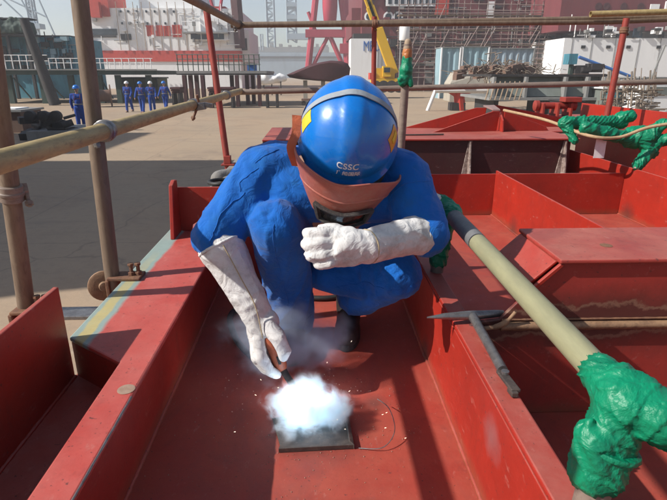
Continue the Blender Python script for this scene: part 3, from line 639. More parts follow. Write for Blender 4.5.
# chipping hammer on the flange
t = thing("chipping_hammer", "grey steel chipping hammer lying across the trough edge", "hammer", (0.40, 1.1, 0.275))
hz = 0.2945
m = MB().sweep([(0.284, 1.192, hz + .006), (0.33, 1.200, hz + .005), (0.385, 1.210, hz + .001), (0.41, 1.213, hz)], [0.0022, 0.0085, 0.0125, 0.0135], 10)
m.build("pick_end", 'steel', t, 0, smooth=40)
m = MB().sweep([(0.4105, 1.213, hz), (0.44, 1.217, hz), (0.475, 1.221, hz), (0.496, 1.224, hz)], [0.0135, 0.0115, 0.0105, 0.008], 10)
m.build("chisel_end", 'steel', t, 0, smooth=40)
m = MB().sweep([(0.4085, 1.205, hz), (0.405, 1.08, hz - .002), (0.401, 0.955, hz - .005)], [0.0125, 0.0115, 0.0115], 14); m.build("handle", 'steel', t, 0, smooth=40)
m = MB().obox((0.3995, 0.918, 0.2875), (0.010, 0, 0), (-0.003, 0.038, 0), (0, 0, 0.004)); m.obox((0.398, 0.885, 0.2825), (0.007, 0, 0), (-0.001, 0.012, 0), (0, 0, 0.006)); m.build("handle_end", 'dark_steel', t, 0.002)
MB().lathe((0.4005, 0.940, 0.2918), (0, 0, 1), [(0.0085, 0), (0.0085, 0.006), (0.004, 0.0065)], 12).build("rivet", 'steel', t, 0)

# plate being welded, wire offcut, spatter
t = thing("work_piece", "small square steel plate being welded under the arc", "steel plate", (0.0, 1.15, 0.0))
MB().prism([(-0.098, 1.068, 0.0008), (0.078, 1.072, 0.0008), (0.068, 1.228, 0.0008), (-0.128, 1.185, 0.0008)], (0, 0, 0.0045)).build("plate", 'dark_steel', t, 0.001)
MB().prism([(-0.102, 1.052, 0.0008), (0.088, 1.060, 0.0008), (0.086, 1.068, 0.0008), (-0.100, 1.062, 0.0008)], (0, 0, 0.013)).build("edge_bar", 'dark_steel', t, 0.001)
MB().prism([(0.0885, 1.058, 0.0008), (0.078, 1.235, 0.0008), (0.067, 1.234, 0.0008), (0.0775, 1.0685, 0.0055)], (0, 0, 0.014)).build("edge_bar", 'dark_steel', t, 0.001)
sm = MB(); rr = random.Random(4)
wr = MB().sweep(curve_pts([(0.10, 1.06, 0.003), (0.16, 1.05, 0.012), (0.195, 1.09, 0.03), (0.19, 1.16, 0.045), (0.165, 1.22, 0.035)], 8), 0.0012, 6)
tag(wr.build("wire_offcut", 'steel', None, 0), "thin curled wire offcut on the red floor by the welded plate", "wire")
sp = MB(); rr = random.Random(11)
for i in range(420):
    rr1 = abs(rr.gauss(0, 0.32)); a = rr.uniform(0, 2 * math.pi); x = -0.03 + rr1 * math.cos(a) * 0.9; y = 1.15 + rr1 * math.sin(a)
    if -0.42 < x < 0.35 and y > 0.6:
        r = rr.uniform(0.0007, 0.0019); sp.add([(x + r, y, 0.001), (x, y + r, 0.001), (x - r, y, 0.001), (x, y - r, 0.001), (x, y, 0.001 + r * 1.3)], [(0, 1, 4), (1, 2, 4), (2, 3, 4), (3, 0, 4)])
tag(sp.build("weld_spatter", 'grind', None, 0), kind='stuff')

# welding cables
cb = MB().sweep(curve_pts([(-0.143, 1.2848, 0.207), (-0.1485, 1.3255, 0.2092), (-0.1375, 1.386, 0.163), (-0.15, 1.36, 0.1), (-0.22, 1.50, 0.014), (-0.30, 1.65, 0.013), (-0.33, 1.85, 0.013), (-0.15, 1.97, 0.013), (0.05, 1.96, 0.013), (0.22, 2.05, 0.013), (0.30, 2.15, 0.013)], 8), 0.011, 10)
tag(cb.build("torch_cable", 'rubber', None, 0, smooth=60), "black torch cable lying on the floor behind the boots", "cable")
cc = [(-0.63, 3.0, 0.252)]
for i in range(22):
    a = i * 0.62; cc.append((-0.535 + (0.075 + .006 * math.sin(i)) * math.cos(a), 2.92 + 0.11 * math.sin(a), 0.254 + 0.004 * i))
cc += [(-0.50, 3.05, 0.34), (-0.43, 3.2, 0.35), (-0.36, 3.36, 0.42), (-0.25, 3.5, 0.46), (-0.05, 3.65, 0.45), (0.1, 3.9, 0.448)]
cb = MB().sweep(curve_pts(cc, 6), 0.0115, 8)
tag(cb.build("cable_coil", 'rubber', None, 0, smooth=60), "black welding cable coiled on the flange and trailing behind the welder's shoulder", "cable")
m = MB(); m.cap((-0.62, 3.3, 0.255), (-0.47, 3.5, 0.262), 0.06, 0.05); m.cap((-0.55, 3.1, 0.25), (-0.45, 3.3, 0.27), 0.05, 0.06); m.cap((-0.40, 3.3, 0.26), (-0.30, 3.55, 0.30), 0.07, 0.06)
me = remesh(m, 0.012, 3, crump(0.012, 14), "rag"); tag(link_mesh("grey_rag", me, 'grey_cloth', None), "crumpled grey rag on the flange under the coiled cable", "rag")
# ------------------------------------------------------------------ the welder
pr = thing("person", "welder in blue coverall and blue hard hat squatting over the bright arc", "person", (0.05, 1.70, 0.0))
V = Vector
shA, elA, wrA = V((-0.150, 1.490, 0.628)), V((-0.2815, 1.3817, 0.4653)), V((-0.1845, 1.3194, 0.287))
shB, elB, wrB = V((0.245, 1.455, 0.612)), V((0.300, 1.335, 0.487)), V((0.125, 1.205, 0.493))
hipA, knA, anA = V((-0.03, 1.80, 0.31)), V((-0.114, 1.368, 0.500)), V((-0.083, 1.630, 0.105))
hipB, knB, anB = V((0.16, 1.80, 0.31)), V((0.252, 1.500, 0.300)), V((0.115, 1.715, 0.11))
pel, wst, cst = V((0.065, 1.83, 0.33)), V((0.06, 1.72, 0.43)), V((0.05, 1.55, 0.535))
Rroll = Matrix.Rotation(R(5), 3, 'Y')
U = Rroll @ V((0, -0.78, 0.6258)); F = Rroll @ V((0, -0.6258, -0.78)); X = Rroll @ V((1, 0, 0))
HC = V((0.087, 1.378, 0.752))                     # middle of the hat's rim plane
def hd(x, f, u): return HC + X * x + F * f + U * u
HR = Matrix((X, F, U)).transposed()
# one continuous body under the clothes: trunk, neck, head with face, limbs
m = MB()
m.cap(pel, wst, 0.115, 0.11); m.cap(wst, cst, 0.11, 0.125); m.cap(V((-0.04, 1.52, 0.575)), V((0.14, 1.51, 0.57)), 0.105)
m.cap(shA, shB, 0.055); m.cap(cst + V((0, -.03, .06)), hd(0, -0.02, -0.12), 0.06, 0.055)
m.ell(hd(0, 0.0, -0.035), 0.076, 0.096, 0.108, HR); m.ell(hd(0, 0.05, -0.105), 0.05, 0.05, 0.045, HR)
m.cap(hd(0, 0.098, -0.045), hd(0, 0.112, -0.07), 0.011, 0.016, 8); m.cap(hd(-.03, .088, -.03), hd(.03, .088, -.03), .014, .014, 8)
m.cap(hd(-.018, .09, -.1), hd(.018, .09, -.1), .008, .008, 8)
for s in (-1, 1): m.ell(hd(s * 0.078, -0.005, -0.05), 0.012, 0.02, 0.032, HR)
for a, b_, c, r0, r1, r2 in ((shA, elA, wrA, .05, .042, .03), (shB, elB, wrB, .05, .042, .03), (hipA, knA, anA, .085, .058, .045), (hipB, knB, anB, .085, .058, .045)):
    m.cap(a, b_, r0, r1); m.cap(b_, c, r1, r2)
link_mesh("body", remesh(m, 0.009, 3, None, "body"), 'skin', pr)
# coverall
m = MB()
m.cap(pel, wst, 0.165, 0.155); m.cap(wst, cst + V((0, .05, .01)), 0.15, 0.14)
m.cap(V((-0.055, 1.57, 0.575)), V((0.155, 1.56, 0.565)), 0.120, 0.120)
m.cap(V((-0.10, 1.475, 0.575)), V((0.19, 1.46, 0.565)), 0.085, 0.085)
m.cap(V((-0.11, 1.60, 0.55)), V((0.20, 1.60, 0.54)), 0.13, 0.13)
m.cap(shA + V((.03, .02, 0)), shA, 0.092, 0.082); m.cap(shA, elA, 0.082, 0.068); m.cap(elA, elA.lerp(wrA, 0.32), 0.066, 0.048)
m.cap(shB + V((-.03, .02, 0)), shB, 0.092, 0.082); m.cap(shB, elB, 0.080, 0.066); m.cap(elB, elB.lerp(wrB, 0.26), 0.062, 0.040)
m.cap(V((0.05, 1.52, 0.61)), hd(0, -0.05, -0.13), 0.085, 0.078)
m.cap(hipA, hipA.lerp(knA, .6), 0.115, 0.09); m.cap(hipA.lerp(knA, .6), knA, 0.09, 0.072)
m.cap(knA, knA.lerp(anA, .5) + V((0, .01, 0)), 0.075, 0.078); m.cap(knA.lerp(anA, .5) + V((0, .01, 0)), anA + V((0, 0, -.02)), 0.078, 0.070)
m.cap(hipB, knB, 0.115, 0.080); m.cap(V((0.10, 1.66, 0.29)), knB, 0.085, 0.078)
m.cap(knB, anB.lerp(knB, .2), 0.078, 0.072); m.cap(V((.03, 1.58, .27)), knB.lerp(anB, .3), 0.06, 0.065)
fl_ = limb_folds([(shA, elA, 9, 0.85, 4), (elA, wrA, 7, 0.85, 4), (shB, elB, -9, 0.85, 4), (elB, wrB, 6, 0.85, 4), (hipA, knA, 5, 1.1, 3.2), (knA, anA, -6, 1.0, 3.4), (hipB, knB, -5, 1.1, 3.2), (knB, anB, 6, 1.0, 4),
                  (V((-.05, 1.60, .56)), V((.16, 1.60, .55)), 3, 1.4, 3.6), (pel, wst, 4, 1.4, 3.4)],
                 [(elA, elA - shA, (.6, .1, .3), 0.036, 0.006, 0.075), (elB, elB - shB, (-.6, -.3, .2), 0.036, 0.006, 0.075), (anA, V((.15, 0, 1)), (0, -.3, 0), 0.034, 0.006, 0.085), (knA + V((0, .06, -.03)), V((.1, .2, 1)), (.5, .5, -.5), 0.036, 0.006, 0.08),
                  (V((-.085, 1.50, .585)), V((.7, .3, .4)), (.2, -1, 0), 0.04, 0.005, 0.08), (V((.18, 1.47, .565)), V((-.7, .3, .4)), (-.2, -1, 0), 0.04, 0.005, 0.08), (knB + V((-.08, .0, .0)), V((1, -.2, .25)), (0, -.7, -.4), 0.042, 0.006, 0.09)], 0.0080)
cme = remesh(m, 0.0062, 6, fl_, "coverall")
SEAMS = [[(-.16, 1.40, .66), (-.205, 1.42, .60), (-.20, 1.46, .54)], [(-.10, 1.44, .72), (-.165, 1.43, .66)], [(.30, 1.40, .60), (.235, 1.38, .60), (.20, 1.40, .54)],
         [(-.115, 1.29, .53), (-.115, 1.30, .46), (-.105, 1.38, .35), (-.09, 1.50, .20), (-.085, 1.55, .11)], [(-.19, 1.38, .50), (-.17, 1.44, .35), (-.15, 1.56, .20)],
         [(-.20, 1.35, .61), (-.27, 1.27, .53), (-.27, 1.25, .46)], [(.10, 1.56, .36), (.20, 1.47, .36), (.26, 1.42, .33)], [(.06, 1.52, .25), (.15, 1.47, .27), (.25, 1.42, .28)]]
SEAM_HEM = [(anA.x + .10 * math.cos(a), anA.y + .10 * math.sin(a), .118) for a in [2 * math.pi * i / 24 for i in range(24)]]
seam_pts = [on_surface(cme, curve_pts(s_, 10), 0.0004) for s_ in SEAMS] + [on_surface(cme, SEAM_HEM, 0.0004)]
cv = link_mesh("coverall", cme, 'coverall', pr)
for k_, s_ in enumerate(seam_pts): MB().sweep(s_, 0.0014, 6, closed=(k_ == len(seam_pts) - 1)).build("seam", 'coverall', cv, 0, smooth=60)
# boots
def boot(an, d):
    d = V(d).normalized(); m = MB(); a = V((an.x, an.y, 0))
    m.cap(a + V((0, 0, .16)), a + V((0, 0, .07)), 0.05, 0.046); m.cap(a - d * 0.035 + V((0, 0, .05)), a + d * 0.08 + V((0, 0, .05)), 0.044, 0.043); m.cap(a + d * 0.08 + V((0, 0, .047)), a + d * 0.145 + V((0, 0, .043)), 0.045, 0.040)
    o = link_mesh("boot", remesh(m, 0.006, 3, crump(0.0015, 30), "boot"), 'boot', pr)
    s = MB(); pr2 = []
    side = V((-d.y, d.x, 0))
    for i in range(24):
        t = 2 * math.pi * i / 24; L = 0.128; w = 0.046 + 0.006 * math.cos(t); pr2.append(a + d * (0.055 + L * math.cos(t)) + side * w * math.sin(t) * (1.0 if abs(math.cos(t)) < .9 else .95) + V((0, 0, 0.0012)))
    s.prism(pr2, (0, 0, 0.026)); s.build("sole", 'rubber', o, 0.003)
boot(anA + V((0, 0, 0)), (-0.05, -1, 0)); boot(anB, (-0.12, -1, 0))

# hard hat
AX, BF, CU = 0.127, 0.142, 0.136
def hatp(az, el, off=0.0):
    """az 0 = brow, el 0 = rim"""
    x = AX * math.cos(el) * math.sin(az); f = BF * math.cos(el) * math.cos(az); u = CU * math.sin(el)
    n = V((x / AX ** 2, f / BF ** 2, u / CU ** 2)).normalized()
    rg = 0.0055 * (1 / (1 + math.exp((abs(x) - 0.026) / 0.0035))) * min(1, max(0, (u - 0.03) / 0.04))
    p = V((x, f, u)) + n * (off + rg); return p
def H(p): return hd(p.x, p.y, p.z)
m = MB(); na, ne = 72, 22
rows = []
for j in range(ne + 1):
    el = math.pi / 2 * j / ne * 0.999
    rows.append([H(hatp(2 * math.pi * i / na, el)) for i in range(na)])
vs = [p for r in rows for p in r]; fs = [(j * na + i, j * na + (i + 1) % na, (j + 1) * na + (i + 1) % na, (j + 1) * na + i) for j in range(ne) for i in range(na)] + [tuple(ne * na + i for i in range(na))]
k0 = len(vs)
for i in range(na):                                    # rim lip, longer over the brow, and the inside
    a = 2 * math.pi * i / na; e = 0.008 + 0.006 * max(0, math.cos(a)) ** 2
    p = hatp(a, 0); n = V((p.x / AX ** 2, p.y / BF ** 2, 0)).normalized(); vs.append(H(p + n * e + V((0, 0, -0.010 - 0.35 * e))))
for i in range(na):
    a = 2 * math.pi * i / na; e = 0.008 + 0.006 * max(0, math.cos(a)) ** 2
    p = hatp(a, 0); n = V((p.x / AX ** 2, p.y / BF ** 2, 0)).normalized(); vs.append(H(p + n * (e - .002) + V((0, 0, -0.013 - 0.35 * e))))
for j in (0, 10, 18): vs += [H(hatp(2 * math.pi * i / na, math.pi / 2 * j / ne, -0.004) + V((0, 0, -.002 if j == 0 else 0))) for i in range(na)]
for blk in ((0, k0), (k0, k0 + na), (k0 + na, k0 + 2 * na), (k0 + 2 * na, k0 + 3 * na), (k0 + 3 * na, k0 + 4 * na)):
    fs += [(blk[0] + i, blk[0] + (i + 1) % na, blk[1] + (i + 1) % na, blk[1] + i) for i in range(na)]
fs.append(tuple(k0 + 4 * na + i for i in range(na)))
m.add(vs, fs)
hat = m.build("hard_hat", 'hat_blue', pr, 0, smooth=70)
# elastic goggle strap over the back of the hat
g = []
for i in range(41):
    t = (i / 40 - .5) * R(172); r = []
    for w in (-0.008, -0.003, 0.003, 0.008):
        f = -0.022 + 0.010 * math.sin(abs(t)) ** 2 + w; k = math.sqrt(max(0.05, 1 - (f / BF) ** 2))
        x = AX * k * math.sin(t); u = CU * k * math.cos(t) + .004
        n = V((x / AX ** 2, f / BF ** 2, u / CU ** 2)).normalized(); rg = 0.0055 * (1 / (1 + math.exp((abs(x) - 0.026) / 0.006)))
        r.append(H(V((x, f, u)) + n * (0.0030 + rg - .002)))
    g.append(r)
MB().sheet(g, -0.002).build("elastic_strap", 'elastic', hat, 0, smooth=50)
def patch(az0, az1, el0, el1, name, mat, k=8, off=0.0012):
    MB().sheet([[H(hatp(R(az0 + (az1 - az0) * i / k), R(el0 + (el1 - el0) * j / k), off)) for j in range(k + 1)] for i in range(k + 1)], 0.0008).build(name, mat, hat, 0, smooth=50)
patch(-96, -76, 14, 36, "sticker", 'sticker')
patch(60, 84, 14, 34, "sticker", 'sticker_orange'); patch(66, 80, 22, 28, "sticker", 'sticker', off=0.0024)
def lettering(txt, size, x0, u0, gap, name):
    c = bpy.data.curves.new("t", "FONT"); c.body = txt; c.size = size; c.align_x = 'CENTER'; c.space_character = gap; c.offset = size * 0.018
    o = bpy.data.objects.new("t", c); COL.objects.link(o); dg = bpy.context.evaluated_depsgraph_get()
    me = bpy.data.meshes.new_from_object(o.evaluated_get(dg)); bpy.data.objects.remove(o)
    bm = bmesh.new(); bm.from_mesh(me); bmesh.ops.triangulate(bm, faces=bm.faces); bmesh.ops.subdivide_edges(bm, edges=[e for e in bm.edges if e.calc_length() > size * .2], cuts=2, use_grid_fill=False)
    for v in bm.verts:
        el = math.asin(min(.95, (u0 + v.co.y) / CU)); az = (x0 + v.co.x) / (BF * 0.92 * math.cos(el)); v.co = H(hatp(az, el, 0.0012))
    bm.to_mesh(me); bm.free(); link_mesh(name, me, 'letter', hat)
lettering("CSSC", 0.0225, -0.004, 0.0475, 1.12, "lettering")
lettering("广船国际", 0.0155, 0.0, 0.0265, 1.0, "lettering")
# dark cover behind the hat and strap to the chin
g = [[H(hatp(R(a), R(e), 0.003)) for e in (0, 4, 8, 11)] for a in range(100, 261, 5)]
MB().sheet(g, 0.002).build("rear_band", 'hat_dark', hat, 0, smooth=50)

# face shield hung from the hat, more upright than it
FS = Rroll @ V((0, -0.93, -0.3676)); US = Rroll @ V((0, -0.3676, 0.93)); SC = HC
def hs(x, f, u): return SC + X * x + FS * f + US * u
def sh(th, k):
    """th round the face, k 0 top .. 1 chin"""
    s, c = math.sin(th), math.cos(th)
    top = -0.064 + 0.010 * c - 0.028 * max(0, s) ** 3 + 0.030 * max(0, -s) ** 2 - 0.012 * math.exp(-((th + .1) / .5) ** 2)
    u = top + (-0.205 + 0.02 * abs(s) - top) * k
    w = 1 - 0.10 * k - 0.22 * k * k; fl = 0.010 * (1 - k) ** 2 + 0.012 * max(0, s) ** 3 * (1 - k)
    return hs((0.128 + fl) * w * s, 0.030 + (0.118 + fl * .8 - .012 * k) * max(0, c) ** 0.85, u)
ths = [R(-86 + 172 * i / 56) for i in range(57)]
shl = MB().sheet([[sh(t, k / 18) for k in range(19)] for t in ths], 0.0035).build("face_shield", 'shield', pr, 0.001, smooth=50)
MB().sweep([sh(t, 0.0) + US * .001 for t in ths], 0.0028, 8).build("rolled_edge", 'shield', shl, 0, smooth=60)
MB().sweep([sh(t, 0.47 - .06 * math.cos(t)) + FS * .0015 for t in ths[2:-2]], 0.0048, 8).build("rib", 'shield', shl, 0, smooth=60)
def fc(x, k, o):
    th = math.asin(max(-1, min(1, x / .118))); p = sh(th, k); return p + FS * o
def frame_piece(x0, x1, k0_, k1_, o, th_):
    g = [[fc(x0 + (x1 - x0) * i / 8, k0_ + (k1_ - k0_) * j / 3, o) for j in range(4)] for i in range(9)]
    return g
fr = MB()
for a in ((-0.080, 0.080, 0.60, 0.64), (-0.080, 0.080, 0.93, 0.97), (-0.080, -0.070, 0.641, 0.929), (0.070, 0.080, 0.641, 0.929)):
    fr.sheet(frame_piece(*a, .013, 0), 0.012)
lf = fr.build("lens_frame", 'shield_in', shl, 0.001)
MB().sheet(frame_piece(-.0695, .0695, .642, .928, .008, 0), .004).build("lens", 'glass_dark', lf, 0)
MB().sweep([fc(-.066 + .012 * i, .70, .0125) for i in range(12)], 0.0022, 8).build("frame_clip", 'steel', lf, 0)
ap = curve_pts([sh(-R(86), 0.35), sh(-R(86), 0.0) - X * .002, hd(-0.129, 0.02, 0.010), hd(-0.131, -0.02, 0.030)], 6)
MB().sheet([[p + X * w for w in (-0.020, -0.008, 0.004)] for p in ap], 0.003).build("side_strap", 'collar', shl, 0, smooth=50)
# dark liner between the hat's rim and the shield
MB().sheet([[hd(0.117 * math.sin(a), 0.135 * math.cos(a), -.006), hs(0.110 * math.sin(a), 0.022 + 0.108 * math.cos(a), -.085), hs(0.09 * math.sin(a), 0.018 + 0.085 * math.cos(a), -.16)] for a in [R(-100 + 5 * i) for i in range(41)]], 0.002).build("liner", 'shield_in', shl, 0, smooth=60)

# orange neck scarf showing beside the shield
m = MB(); m.sweep(curve_pts([hd(-0.122, 0.02, -0.01), hd(-0.135, -0.01, -0.04), hd(-0.12, -0.06, -0.08)], 6), [0.010 + 0.004 * math.sin(i / 12 * 3.1) for i in range(13)], 8)
m.build("neck_scarf", 'collar', pr, 0, smooth=60)

# gauntlets
def glove(name, segs, voxel, fl2, seam=None, cuff=None):
    m = MB()
    for s in segs: m.cap(*s)
    o = link_mesh(name, remesh(m, voxel, 3, fl2, name), 'leather', pr)
    if seam: MB().sweep(curve_pts(seam, 6), 0.0016, 6).build("seam", 'stitch', o, 0)
    return o
def chain(pts, r):
    r = r if isinstance(r, (tuple, list)) else [r] * len(pts)
    return [(V(pts[i]), V(pts[i + 1]), r[i], r[i + 1], 12) for i in range(len(pts) - 1)]
cA = elA.lerp(wrA, 0.12); dA = (wrA - elA).normalized()
segs = [(cA, cA + dA * .02, 0.064, 0.064), (cA + dA * .01, wrA, 0.062, 0.046), (wrA, V((-0.1606, 1.309, 0.2235)), 0.046, 0.042),
        (V((-0.1738, 1.3255, 0.24)), V((-0.165, 1.309, 0.185)), 0.038, 0.032), (V((-0.143, 1.3035, 0.24)), V((-0.154, 1.331, 0.1905)), 0.034, 0.030)]
segs += chain([(-0.1672, 1.2782, 0.1982), (-0.1606, 1.2518, 0.1542), (-0.1386, 1.2518, 0.1146), (-0.1188, 1.265, 0.0926)], (0.0179, 0.0173, 0.0163, 0.0142))
segs += chain([(-0.1782, 1.3002, 0.1872), (-0.176, 1.276, 0.1388), (-0.1518, 1.276, 0.1014), (-0.1276, 1.2936, 0.086)], (0.0179, 0.0173, 0.0163, 0.0142))
segs += chain([(-0.1804, 1.3255, 0.185), (-0.1804, 1.309, 0.1366), (-0.1562, 1.309, 0.1036), (-0.132, 1.3233, 0.097)], (0.0173, 0.0168, 0.0158, 0.0137))
segs += chain([(-0.1738, 1.3508, 0.1872), (-0.1738, 1.342, 0.1454), (-0.1518, 1.342, 0.119), (-0.132, 1.3464, 0.119)], (0.0158, 0.0152, 0.0142, 0.0126))
segs += chain([(-0.1408, 1.2892, 0.24), (-0.11, 1.2628, 0.2092), (-0.0946, 1.2606, 0.1718), (-0.0968, 1.2672, 0.1465)], (0.0252, 0.0210, 0.0184, 0.0147))
fA = limb_folds([(cA, wrA, 8, 0.9, 6), (wrA, V((-0.165, 1.31, 0.19)), 6, 0.9, 9)], [(wrA, dA, (0, -1, .2), 0.030, 0.003, 0.05)], 0.0042)
g1 = glove("gauntlet", segs, 0.0042, fA)
side = dA.cross(V((0, 1, 0))).normalized(); toward = V((0.1, -1, 0.35)).normalized()
MB().sweep(curve_pts([cA + toward * .064 + V((.012, 0, 0)), cA + dA * .1 + toward * .057 + V((.012, 0, 0)), wrA + toward * .048 + V((.01, 0, 0)), V((-0.1518, 1.2573, 0.2125))], 6), 0.0018, 6).build("seam", 'stitch', g1, 0)
MB().sweep([cA + (V((0, 1, 0)).cross(dA).normalized() * math.cos(t) + dA.cross(V((0, 1, 0)).cross(dA)).normalized() * math.sin(t)) * 0.064 for t in [2 * math.pi * i / 28 for i in range(28)]], 0.0045, 8, closed=True).build("cuff_hem", 'leather', g1, 0, smooth=60)
cB = elB.lerp(wrB, 0.10); dB = (wrB - elB).normalized()
segs = [(cB, cB + dB * .02, 0.055, 0.055), (cB + dB * .01, cB.lerp(wrB, .6), 0.054, 0.048), (cB.lerp(wrB, .6), wrB, 0.048, 0.042), (wrB, V((0.075, 1.194, 0.500)), 0.043, 0.042), (V((0.085, 1.195, 0.484)), V((0.05, 1.185, 0.484)), 0.038, 0.033), (V((0.075, 1.198, 0.513)), V((0.045, 1.198, 0.512)), 0.034, 0.030)]
segs += chain([(0.048, 1.202, 0.532), (0.012, 1.186, 0.534), (-0.016, 1.190, 0.531), (-0.024, 1.212, 0.528), (-0.008, 1.228, 0.526)], (0.0165, 0.0160, 0.0150, 0.0135, 0.012))
segs += chain([(0.046, 1.192, 0.511), (0.010, 1.172, 0.511), (-0.019, 1.176, 0.507), (-0.028, 1.199, 0.503), (-0.012, 1.216, 0.501)], (0.0168, 0.0162, 0.0152, 0.0135, 0.012))
segs += chain([(0.048, 1.182, 0.489), (0.014, 1.162, 0.488), (-0.011, 1.166, 0.483), (-0.018, 1.188, 0.480), (-0.003, 1.204, 0.478)], (0.0165, 0.0158, 0.015, 0.013, 0.0115))
segs += chain([(0.056, 1.176, 0.470), (0.030, 1.158, 0.467), (0.009, 1.162, 0.462), (0.003, 1.181, 0.459), (0.016, 1.194, 0.458)], (0.0155, 0.0148, 0.014, 0.012, 0.011))
segs += chain([(0.080, 1.232, 0.515), (0.050, 1.240, 0.525), (0.028, 1.243, 0.528), (0.012, 1.245, 0.528)], (0.019, 0.017, 0.0155, 0.013))
fB = limb_folds([(cB, wrB, -8, 0.9, 6), (wrB, V((0.03, 1.18, 0.49)), 6, 0.9, 9)], [(wrB, dB, (0, -1, .2), 0.030, 0.003, 0.05), (cB + dB * .06, dB + V((0, 0, .6)), (0, -.6, .6), 0.045, 0.003, 0.07)], 0.0042)
g2 = glove("gauntlet", segs, 0.0042, fB)
MB().sweep([cB + (V((0, 0, 1)).cross(dB).normalized() * math.cos(t) + dB.cross(V((0, 0, 1)).cross(dB)).normalized() * math.sin(t)) * 0.055 for t in [2 * math.pi * i / 28 for i in range(28)]], 0.004, 8, closed=True).build("cuff_hem", 'leather', g2, 0, smooth=60)
MB().sweep([wrB + (V((0, 0, 1)).cross(dB).normalized() * math.cos(t) + dB.cross(V((0, 0, 1)).cross(dB)).normalized() * math.sin(t)) * 0.043 for t in [2 * math.pi * i / 24 for i in range(24)]], 0.0018, 6, closed=True).build("seam", 'stitch', g2, 0, smooth=60)

# welding torch in the lower hand
t = thing("welding_torch", "welding torch with worn orange grip held in the lower white gauntlet", "welding torch", (-0.115, 1.17, 0.23))
MB().sweep([(-0.143, 1.2826, 0.2092), (-0.1364, 1.2826, 0.1938), (-0.1166, 1.2848, 0.1366), (-0.1078, 1.287, 0.108), (-0.1034, 1.2881, 0.097)], [0.010, 0.016, 0.0195, 0.0185, 0.014], 16).build("grip", 'orange_grip', t, 0, smooth=40)
MB().obox((-0.1111, 1.2672, 0.1366), (.004, 0, 0), (0, .004, 0), (-.003, 0, .012)).build("trigger", 'rubber', t, 0.001)
MB().sweep(curve_pts([(-0.104, 1.2881, 0.0981), (-0.0883, 1.2668, 0.0813), (-0.0693, 1.2449, 0.0648), (-0.0536, 1.2288, 0.0533)], 5), 0.0098, 14).build("neck", 'dark_steel', t, 0, smooth=40)
MB().lathe((-0.0557, 1.2305, 0.0546), (0.42, 0.2, -0.85), [(0.0085, 0), (0.011, 0.002), (0.011, 0.03), (0.008, 0.038)], 16).build("nozzle", 'steel', t, 0, smooth=40)

# the arc: white hot point that gives light, fume around it, smoke drifting up
def emit(name, col, s):
    t = NT(name); t.n.remove(t.b); e = t.n.new("ShaderNodeEmission"); e.inputs[0].default_value = col + (1,); e.inputs[1].default_value = s
    t.l.new(e.outputs[0], t.n["Material Output"].inputs[0]); return t.m
ar = MB().ell((0, 0, 0), 0.010, 0.010, 0.008, None, 12, 8).build("welding_arc", emit("arc light", (0.72, 0.88, 1.0), 700.0), None, 0, smooth=80)
ar.location = (-0.040, 1.213, 0.026); tag(ar, "dazzling blue white welding arc at the torch tip", "welding arc")
pl = bpy.data.lights.new("arc_lamp", "POINT"); pl.energy = ARC_W; pl.color = (0.62, 0.82, 1.0); pl.shadow_soft_size = 0.012
po = bpy.data.objects.new("arc_lamp", pl); COL.objects.link(po); po.parent = ar; po.location = (0, 0, 0.022)
def smoke_mat(name, radii, dens, scale, thr, col, power=1.0, glow=0.0):
    m = bpy.data.materials.new(name); m.use_nodes = True; n = m.node_tree.nodes; l = m.node_tree.links
    n.remove(n["Principled BSDF"]); pv = n.new("ShaderNodeVolumePrincipled")
    tc = n.new("ShaderNodeTexCoord"); mp = n.new("ShaderNodeMapping"); mp.inputs["Scale"].default_value = tuple(1 / r for r in radii)
    l.new(tc.outputs["Object"], mp.inputs[0]); ln = n.new("ShaderNodeVectorMath"); ln.operation = 'LENGTH'; l.new(mp.outputs[0], ln.inputs[0])
    nz = n.new("ShaderNodeTexNoise"); nz.inputs["Scale"].default_value = scale; nz.inputs["Detail"].default_value = 6; nz.inputs["Roughness"].default_value = 0.62; nz.inputs["Distortion"].default_value = 0.7
    l.new(tc.outputs["Object"], nz.inputs["Vector"])
    # density = clamp(1 - r + (noise - thr) * k) 
    def mt(op, a, b, cl=False):
        q = n.new("ShaderNodeMath"); q.operation = op; q.use_clamp = cl
        for i, v in enumerate((a, b)):
            if hasattr(v, "is_linked"): l.new(v, q.inputs[i])
            else: q.inputs[i].default_value = v
        return q.outputs[0]
    lo = n.new("ShaderNodeTexNoise"); lo.inputs["Scale"].default_value = 1.5 / min(radii); lo.inputs["Detail"].default_value = 3; l.new(tc.outputs["Object"], lo.inputs["Vector"])
    edge = mt('SUBTRACT', 1.0, ln.outputs["Value"], True)
    fall = mt('ADD', edge, mt('MULTIPLY', mt('SUBTRACT', lo.outputs[0], 0.56), 1.5))
    fall = mt('MULTIPLY', mt('ADD', fall, 0.0, True), mt('MULTIPLY', edge, 5.0, True))
    d = mt('MULTIPLY', mt('POWER', fall, power), 2.0)
    w = mt('MULTIPLY', mt('SUBTRACT', mt('ADD', nz.outputs[0], mt('MULTIPLY', fall, 0.25)), thr), 5.0, True)
    dd = mt('MULTIPLY', mt('MULTIPLY', d, w), dens)
    l.new(dd, pv.inputs["Density"]); pv.inputs["Color"].default_value = col + (1,); pv.inputs["Anisotropy"].default_value = 0.1
    if glow:
        q = mt('MULTIPLY', mt('MULTIPLY', mt('MULTIPLY', mt('POWER', edge, 2.0), fall), w), glow); l.new(q, pv.inputs["Emission Strength"]); pv.inputs["Emission Color"].default_value = (0.42, 0.74, 1.0, 1)
    l.new(pv.outputs[0], n["Material Output"].inputs["Volume"]); return m
def smoke(name, c, radii, *a, **k):
    o = MB().ell((0, 0, 0), *radii, None, 24, 16).build(name, smoke_mat(name, radii, *a, **k), None, 0); o.location = c; tag(o, kind='stuff'); return o
